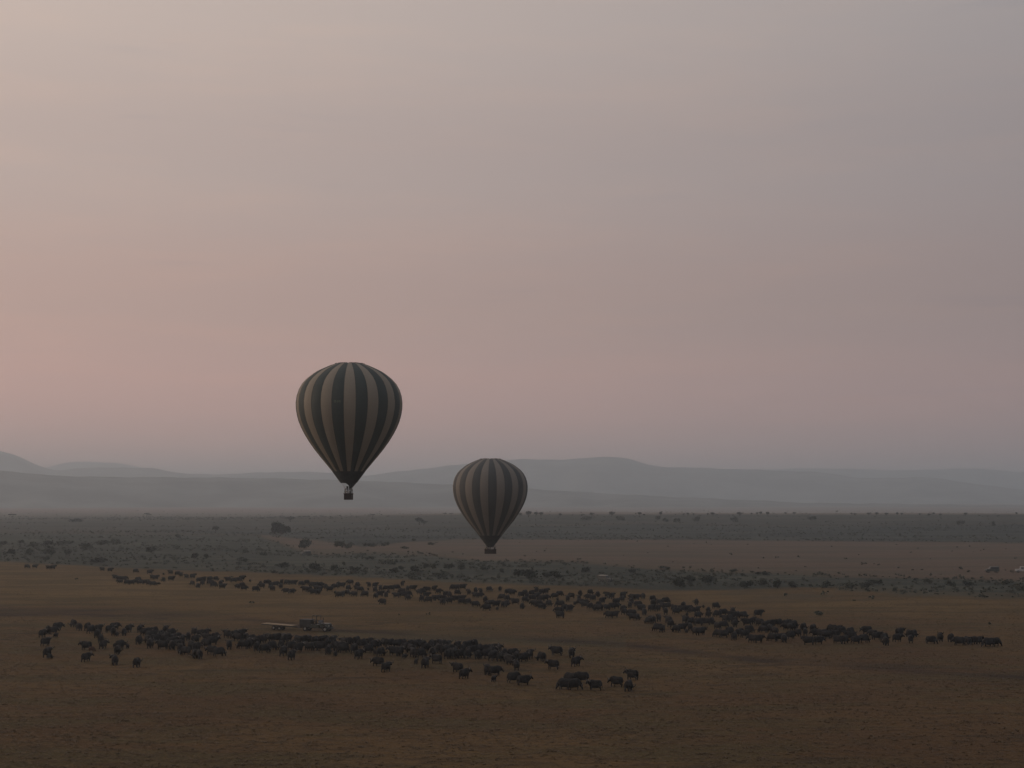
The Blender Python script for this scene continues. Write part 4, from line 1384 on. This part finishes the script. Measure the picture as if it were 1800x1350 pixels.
# the leaning tree left of the higher balloon, on its own ground
p0 = on_ground(488, 945)
sT = scale_at(p0)
m_ = 1.0 / sT
root = tag(obj('tree', None, None, p0), 'dark wide-crowned leaning tree standing clear, left of the higher balloon', 'tree')
tr = MB()
tr.tube([(0, 0, -.3), (3 * m_, 0, 3 * m_), (8 * m_, .3, 7 * m_)], [1.0 * m_, .8 * m_, .6 * m_], 8)
tr.tube([(-2 * m_, .2, -.3), (-3 * m_, .2, 5 * m_), (-4 * m_, 0, 10 * m_)], [.8 * m_, .6 * m_, .4 * m_], 8)
for e in ((-6, 22), (2, 20), (10, 18), (20, 14), (14, 12), (-4, 14)):
    tr.tube([(7 * m_, .2, 6.5 * m_), ((7 + e[0]) / 2 * m_, .8, (7 + e[1]) / 2 * m_), (e[0] * m_, .5 * e[0] * .2 * m_, e[1] * m_)], [.5 * m_, .32 * m_, .1 * m_], 6)
obj('trunk', tr.mesh('trunk', 'bark', True), root)
bl = [(-5, 22, 6, 6), (-7, 15, 5, 6), (1, 20, 7, 7), (9, 17, 7, 6), (2, 13, 6, 5), (17, 15, 6, 5.5), (20, 12, 4, 3.5), (-6, 10, 4, 4), (11, 11, 5, 3.5)]
bl3 = []
for j, (x, z, rx, rz) in enumerate(bl):
    bl3.append((x * m_, (-3 + (j * 5) % 7) * m_, z * m_, rx * m_ * .95, rx * m_ * 1.1, rz * m_ * .95))
obj('crown', leaf_cloud(bl3, 3600, .95 * m_, 5, 'leaf', 'crown'), root)

UMB = [(33, 882.5, 6, 13, 'flat-topped tree on the palest far plain at left', 2), (21, 914.5, 11, 13, 'flat-topped tree at the far left edge of the mid plain', 3),
       (258, 911, 9, 9, 'left of two small flat-topped trees above the dark scrub line', 2), (262, 912, 8, 8, 'right of two small flat-topped trees above the dark scrub line', 3),
       (379, 937, 13, 15, 'pale rounded small tree left of the leaning tree', 0), (510, 917, 9, 20, 'wide low tree behind and right of the leaning tree', 1),
       (737, 923, 14, 18, 'rounded tree on the mid plain between the balloons, larger', 0), (745, 923.5, 9, 14, 'low tree joined to right side of rounded tree between balloons', 1),
       (655, 911, 7, 9, 'thin flat-topped tree on the skyline right of the higher basket', 2), (782, 908, 6, 7, 'left of two thin trees just left of the lower balloon', 2),
       (793, 908, 6, 7, 'right of two thin trees just left of the lower balloon', 3), (914, 908, 7, 9, 'first skyline tree touching the right side of the lower balloon', 0),
       (929, 909, 11, 15, 'broadest of the skyline trees just right of lower balloon', 1), (942, 908, 9, 9, 'left of two joined skyline trees right of lower balloon', 0),
       (951, 908, 8, 10, 'right of two joined skyline trees right of lower balloon', 1), (985, 908, 6, 8, 'single small round skyline tree below the hill saddle', 0),
       (1075, 909, 10, 13, 'large round skyline tree below the highest hill top', 1), (1471, 904, 6, 5, 'thin flat-topped tree alone on the ridge skyline', 2),
       (1787, 906, 6, 6, 'dark dot-like tree on the ridge near the right edge', 0), (81, 880, 5, 6, 'tiny tree on the far pale plain right of the flat-topped one', 3)]
for i, (x, y, h, w_, lb, kd) in enumerate(UMB):
    put_tree(x, y, h, w_, kd, i, lb, 'trees dotted over the far plain')
RIDGE = '''1023,908,4,7 1040,908,7,10 1124,907.5,8,10 1132,907.5,4,6 1161,908,9,7 1202,907.5,6,4 1209,907.5,7,6 1219,907.5,6,4 1244,908,7,4 1253,908,8,9
1300,907,7,15 1321,906,5,6 1331,906,6,5 1337,906.5,8,7 1349,908,9,9 1381,905,5,6 1396,905,5,8 1497,905,4,6 1503,906,4,8 1527,906,5,10 1541,907,7,9 1558,907,6,9
1577,907,7,6 1585,907,6,7 1617,907,5,7 1633,907.5,5,8 1641,906.5,6,7 1653,907.5,5,7 1697,907.5,7,8'''
rl = [tuple(map(float, s.split(','))) for s in RIDGE.split()]
sides = [(1100, 'below the highest hill top'), (1230, 'above the middle of the red plain'), (1270, 'left of a scrubby patch'), (1360, 'on the right central ridge'), (1450, 'beside the bare ridge crest'),
         (1560, 'right of the thin flat-topped tree'), (1600, 'in the right ridge row'), (2000, 'towards the right edge')]
cnt = {}
for x, *_ in rl:
    sd = next(s for lim, s in sides if x < lim); cnt[sd] = cnt.get(sd, 0) + 1
seen = {}
for i, (x, y, h, w_) in enumerate(rl):
    sd = next(s for lim, s in sides if x < lim)
    seen[sd] = seen.get(sd, 0) + 1
    od = 'only' if cnt[sd] == 1 else ['first', 'second', 'third', 'fourth', 'fifth', 'sixth', 'seventh', 'eighth'][seen[sd] - 1]
    put_tree(x, y, h, w_, 0 if w_ < 1.4 * h else 1, i + 3, f'{od} small hazy tree from left on the ridge {sd}', 'small trees along the ridge skyline')

OWN_B = [(537, 965, 19, 25, 'dark round bush right below the leaning tree'), (1194, 1033, 16, 26, 'dark round bush at the middle of the bush strip'),
         (1343, 1031, 13, 17, 'left of two paired round bushes in the bush strip'), (1367, 1034, 16, 19, 'right taller of two paired round bushes in the bush strip'),
         (1393, 1033, 10, 24, 'low bush just right of the paired round bushes'), (1440, 1081.5, 7, 22, 'lone grey shrub in open grass above the far herd'),
         (1030, 1006, 10, 19, 'spiky bush above the left of the half hidden green car'), (553, 1004, 14, 22, 'round bush at the field edge below the white car'),
         (500, 1000, 11, 20, 'bush at the field edge left of the white car'), (343, 982, 11, 14, 'upright bush in the left scrub above the far herd'),
         (729, 1006, 11, 17, 'compact round bush in the strip left of the lower balloon'), (812, 1004, 12, 14, 'dark bush just left below the lower balloon basket'),
         (790, 1000, 10, 22, 'wide bush left of the dark one below the lower basket'), (882, 1007, 8, 9, 'small upright bush just right below the lower balloon basket'),
         (135, 919, 7, 25, 'low mound of bush on the dark scrub line at left'), (1703, 1006, 4, 8, 'small low bush left below the dark safari car'),
         (1689, 1000.5, 4, 12, 'flat bush left of the dark safari car on the red plain'), (1740, 1099, 5, 6, 'small dark tuft bush above the right tail of the far herd')]
for i, (x, y, h, w_, lb) in enumerate(OWN_B):
    put_bush(x, y, h, w_, i % 3 if i != 5 else 3, lb)
MORE = '''588,1003,9,10 605,994,6,6 624,1006,10,22 596,964,11,15 613,964,7,13 650,961,5,20 675,960,6,13 713,965,4,14 680,992,8,30 650,985,6,20 697,989,5,7
694,1007,9,20 705,1003,7,11 749,999,7,9 762,1000,8,14 780,1014,8,30 741,974,3,7 757,959,5,11 727,951,4,9 854,1002,7,18 923,1017,14,38 970,1017,11,30 1112,1007,7,18 1168,1001,5,26
1212,1023,11,22 1243,1028,14,26 1313,1033,12,22 1450,1033,10,24 1493,1035,10,16 1520,1033,9,20 1537,1029,9,26 1630,1027,8,16 1673,1030,8,18 1700,1029,7,28 1767,1028,7,12
1793,1038,8,16 1287,1006,5,14 1340,1011,5,26 38,956,6,9 7,958,7,11 58,963,9,16 85,961,10,14 88,967,8,16 115,958,7,28 150,966,10,24 20,975,9,11 50,976,10,14 85,977,10,16
118,975,8,16 80,985,7,12 178,958,8,20 203,956,8,20 172,991,9,36 267,971,10,20 430,973,6,10 463,977,6,12 427,988,7,26 363,982,7,10 313,946,6,14
1028,914.5,6,22 1090,915,7,15 1157,913.5,6,9 1171,917.5,6,10 1190,918.5,7,10 1292,917.5,8,15 1225,916.5,7,15 1429,914.5,6,13 1689,922.5,7,12 1746,924.5,7,6'''
ml = [tuple(map(float, s.split(','))) for s in MORE.split()]


def zone(x, y):
    if y < 930: return 'on the far ridge slope'
    if x < 130: return 'in the scrub at the left edge'
    if x < 300: return 'in the scrub left of centre-left trees'
    if x < 480: return 'in the scrub below the leaning tree'
    if x < 640: return 'in the scrub under the higher balloon'
    if x < 720: return 'in the scrub right of the higher basket'
    if x < 860: return 'in the scrub left below the lower balloon'
    if x < 1180: return 'in the strip beside the half hidden green car'
    if x < 1330: return 'in the strip right of the dark round bush'
    if x < 1560: return 'in the strip right of the paired bushes'
    return 'in the strip at the right edge'


cnt, seen = {}, {}
ml.sort()
for x, y, h, w_ in ml:
    cnt[zone(x, y)] = cnt.get(zone(x, y), 0) + 1
ORD = ['first', 'second', 'third', 'fourth', 'fifth', 'sixth', 'seventh', 'eighth', 'ninth', 'tenth', 'eleventh', 'twelfth', 'thirteenth', 'fourteenth', 'fifteenth', 'sixteenth']
for i, (x, y, h, w_) in enumerate(ml):
    zn = zone(x, y)
    seen[zn] = seen.get(zn, 0) + 1
    h, w_ = h * 1.12, w_ * 1.2
    size = 'wide low' if w_ > 2.4 * h else 'rounded'
    put_bush(x, y, h, w_, i, f'{ORD[seen[zn] - 1]} bush from left {zn}, {size}', 'bushes of the scrub strip')

# ------------------------------------------------------------------ scrub and grass nobody could count
def scatter(name, label, cat, pts, sizes, protos, mat_mesh=None):
    VV, FF, off = [], [], 0
    data = []
    for me in protos:
        co = np.empty(len(me.vertices) * 3, np.float32); me.vertices.foreach_get('co', co)
        k = len(me.polygons[0].vertices)
        ix = np.empty(len(me.loops), np.int32); me.loops.foreach_get('vertex_index', ix)
        data.append((co.reshape(-1, 3), ix.reshape(-1, k)))
    rg = np.random.default_rng(5)
    which = rg.integers(0, len(protos), len(pts))
    ang = rg.random(len(pts)) * 6.283
    for j, (co, ix) in enumerate(data):
        sel = which == j
        P = pts[sel]; S = sizes[sel]; a = ang[sel]
        c, s = np.cos(a)[:, None], np.sin(a)[:, None]
        X = co[None, :, 0] * S[:, 0:1]; Y = co[None, :, 1] * S[:, 0:1]; Z = co[None, :, 2] * S[:, 1:2]
        V = np.stack([X * c - Y * s + P[:, 0:1], X * s + Y * c + P[:, 1:2], Z + P[:, 2:3]], -1).reshape(-1, 3)
        F = (ix[None] + (np.arange(len(P)) * len(co))[:, None, None]).reshape(-1, ix.shape[1])
        VV.append(V); FF.append(F + off); off += len(V)
    me = mesh_np(name, np.concatenate(VV), np.concatenate(FF), protos[0].materials[0])
    return tag(obj(name, me), label, cat, kind='stuff')


def wedge(n, d0, d1, half, power):
    """random places on the plain in front of the camera, thinning with distance"""
    u = RNG.random(n)
    d = (d0 ** power + u * (d1 ** power - d0 ** power)) ** (1 / power)
    a = np.radians(RNG.uniform(-half, half, n))
    x, y = d * np.sin(a), d * np.cos(a)
    return np.stack([x, y, ground_z(x, y)], -1)


def small_bush(k, n, mat):
    rg = np.random.default_rng(300 + k)
    return leaf_cloud(round_blobs(rg, 1.6, 1.0, 5, .25), n, .17, 320 + k, mat, 'small_bush')


M['leaf_soft'] = leaf_material('leaf_soft', (0.044, 0.052, 0.043), (0.074, 0.082, 0.064))
M['leaf_softer'] = leaf_material('leaf_softer', (0.054, 0.062, 0.050), (0.088, 0.095, 0.074))
SB = [small_bush(k, 46, 'leaf_soft') for k in range(4)]
SG = [small_bush(k + 9, 40, 'leaf_softer') for k in range(4)]
pts = wedge(110000, 330, 3200, 24, 0.6)
sc, rd, dk, trk, rg_, fr_, pl_, gr_, go_ = cover(pts[:, 0], pts[:, 1], pts[:, 2])
clump = smooth(.05, .6, fnoise(pts[:, 0], pts[:, 1], .033, 1.0) + .5 * fnoise(pts[:, 0], pts[:, 1], .011, 4.0) + .35)
prob = (0.62 * sc + 0.55 * dk + 0.07 * rg_ + 0.012 * rd + 0.02 * fr_) * (0.06 + 0.94 * clump) + .0015
keep = RNG.random(len(pts)) < prob * 0.75
pb = pts[keep]
hs = RNG.uniform(.4, 1.3, len(pb)) * (1 + .5 * smooth(900, 2000, np.hypot(pb[:, 0], pb[:, 1])))
sz = np.stack([hs * RNG.uniform(.7, 1.25, len(pb)), hs], -1)
half = RNG.random(len(pb)) < .6
scatter('scrub', 'dark low scrub spread along the watercourse and far thickets', 'scrub', pb[half], sz[half], SB)
scatter('scrub', 'grey-green low scrub mixed through the bush strip', 'scrub', pb[~half], sz[~half], SG)
print('SCRUB', len(pb))


def tuft(k, mat, blades=6):
    rg = np.random.default_rng(700 + k)
    v, f = [], []
    for j in range(blades):
        a = rg.random() * 6.283
        ln = .55 + .55 * rg.random()
        hh = .55 + .45 * rg.random()
        bx, by = .22 * rg.normal(), .22 * rg.normal()
        wd = .10 + .08 * rg.random()
        i = len(v)
        v += [(bx - wd * math.sin(a), by + wd * math.cos(a), 0), (bx + wd * math.sin(a), by - wd * math.cos(a), 0), (bx + ln * math.cos(a), by + ln * math.sin(a), hh)]
        f.append((i, i + 1, i + 2))
    return mesh_from('tuft', v, f, mat)


pts = wedge(80000, 125, 620, 27, 0.75)
sc, rd, dk, trk, rg_, fr_, pl_, gr_, go_ = cover(pts[:, 0], pts[:, 1], pts[:, 2])
cl = smooth(-.6, .6, fnoise(pts[:, 0], pts[:, 1], .12, .7) + .6 * fnoise(pts[:, 0], pts[:, 1], .5, 3.0))
keep = RNG.random(len(pts)) < (1 - .8 * trk) * (1 - .6 * sc) * (.35 + .65 * cl)
pg = pts[keep]
hs = RNG.uniform(.08, .22, len(pg))
scatter('grass', 'short dry brown grass tufts covering the near field', 'grass', pg, np.stack([hs * 2.6, hs], -1), [tuft(k, 'dry_grass') for k in range(6)])
pts = wedge(6000, 125, 620, 27, 0.8)
sc, rd, dk, trk, rg_, fr_, pl_, gr_, go_ = cover(pts[:, 0], pts[:, 1], pts[:, 2])
cl = smooth(.25, .8, fnoise(pts[:, 0], pts[:, 1], .09, 2.7) + .5 * fnoise(pts[:, 0], pts[:, 1], .31, 1.0))
keep = RNG.random(len(pts)) < cl * .7 + .3 * trk
pg = pts[keep]
hs = RNG.uniform(.10, .24, len(pg))
scatter('grass', 'darker greenish tussock clumps in the near field', 'grass', pg, np.stack([hs * 2.2, hs], -1), [tuft(k + 20, 'green_grass', 8) for k in range(4)])
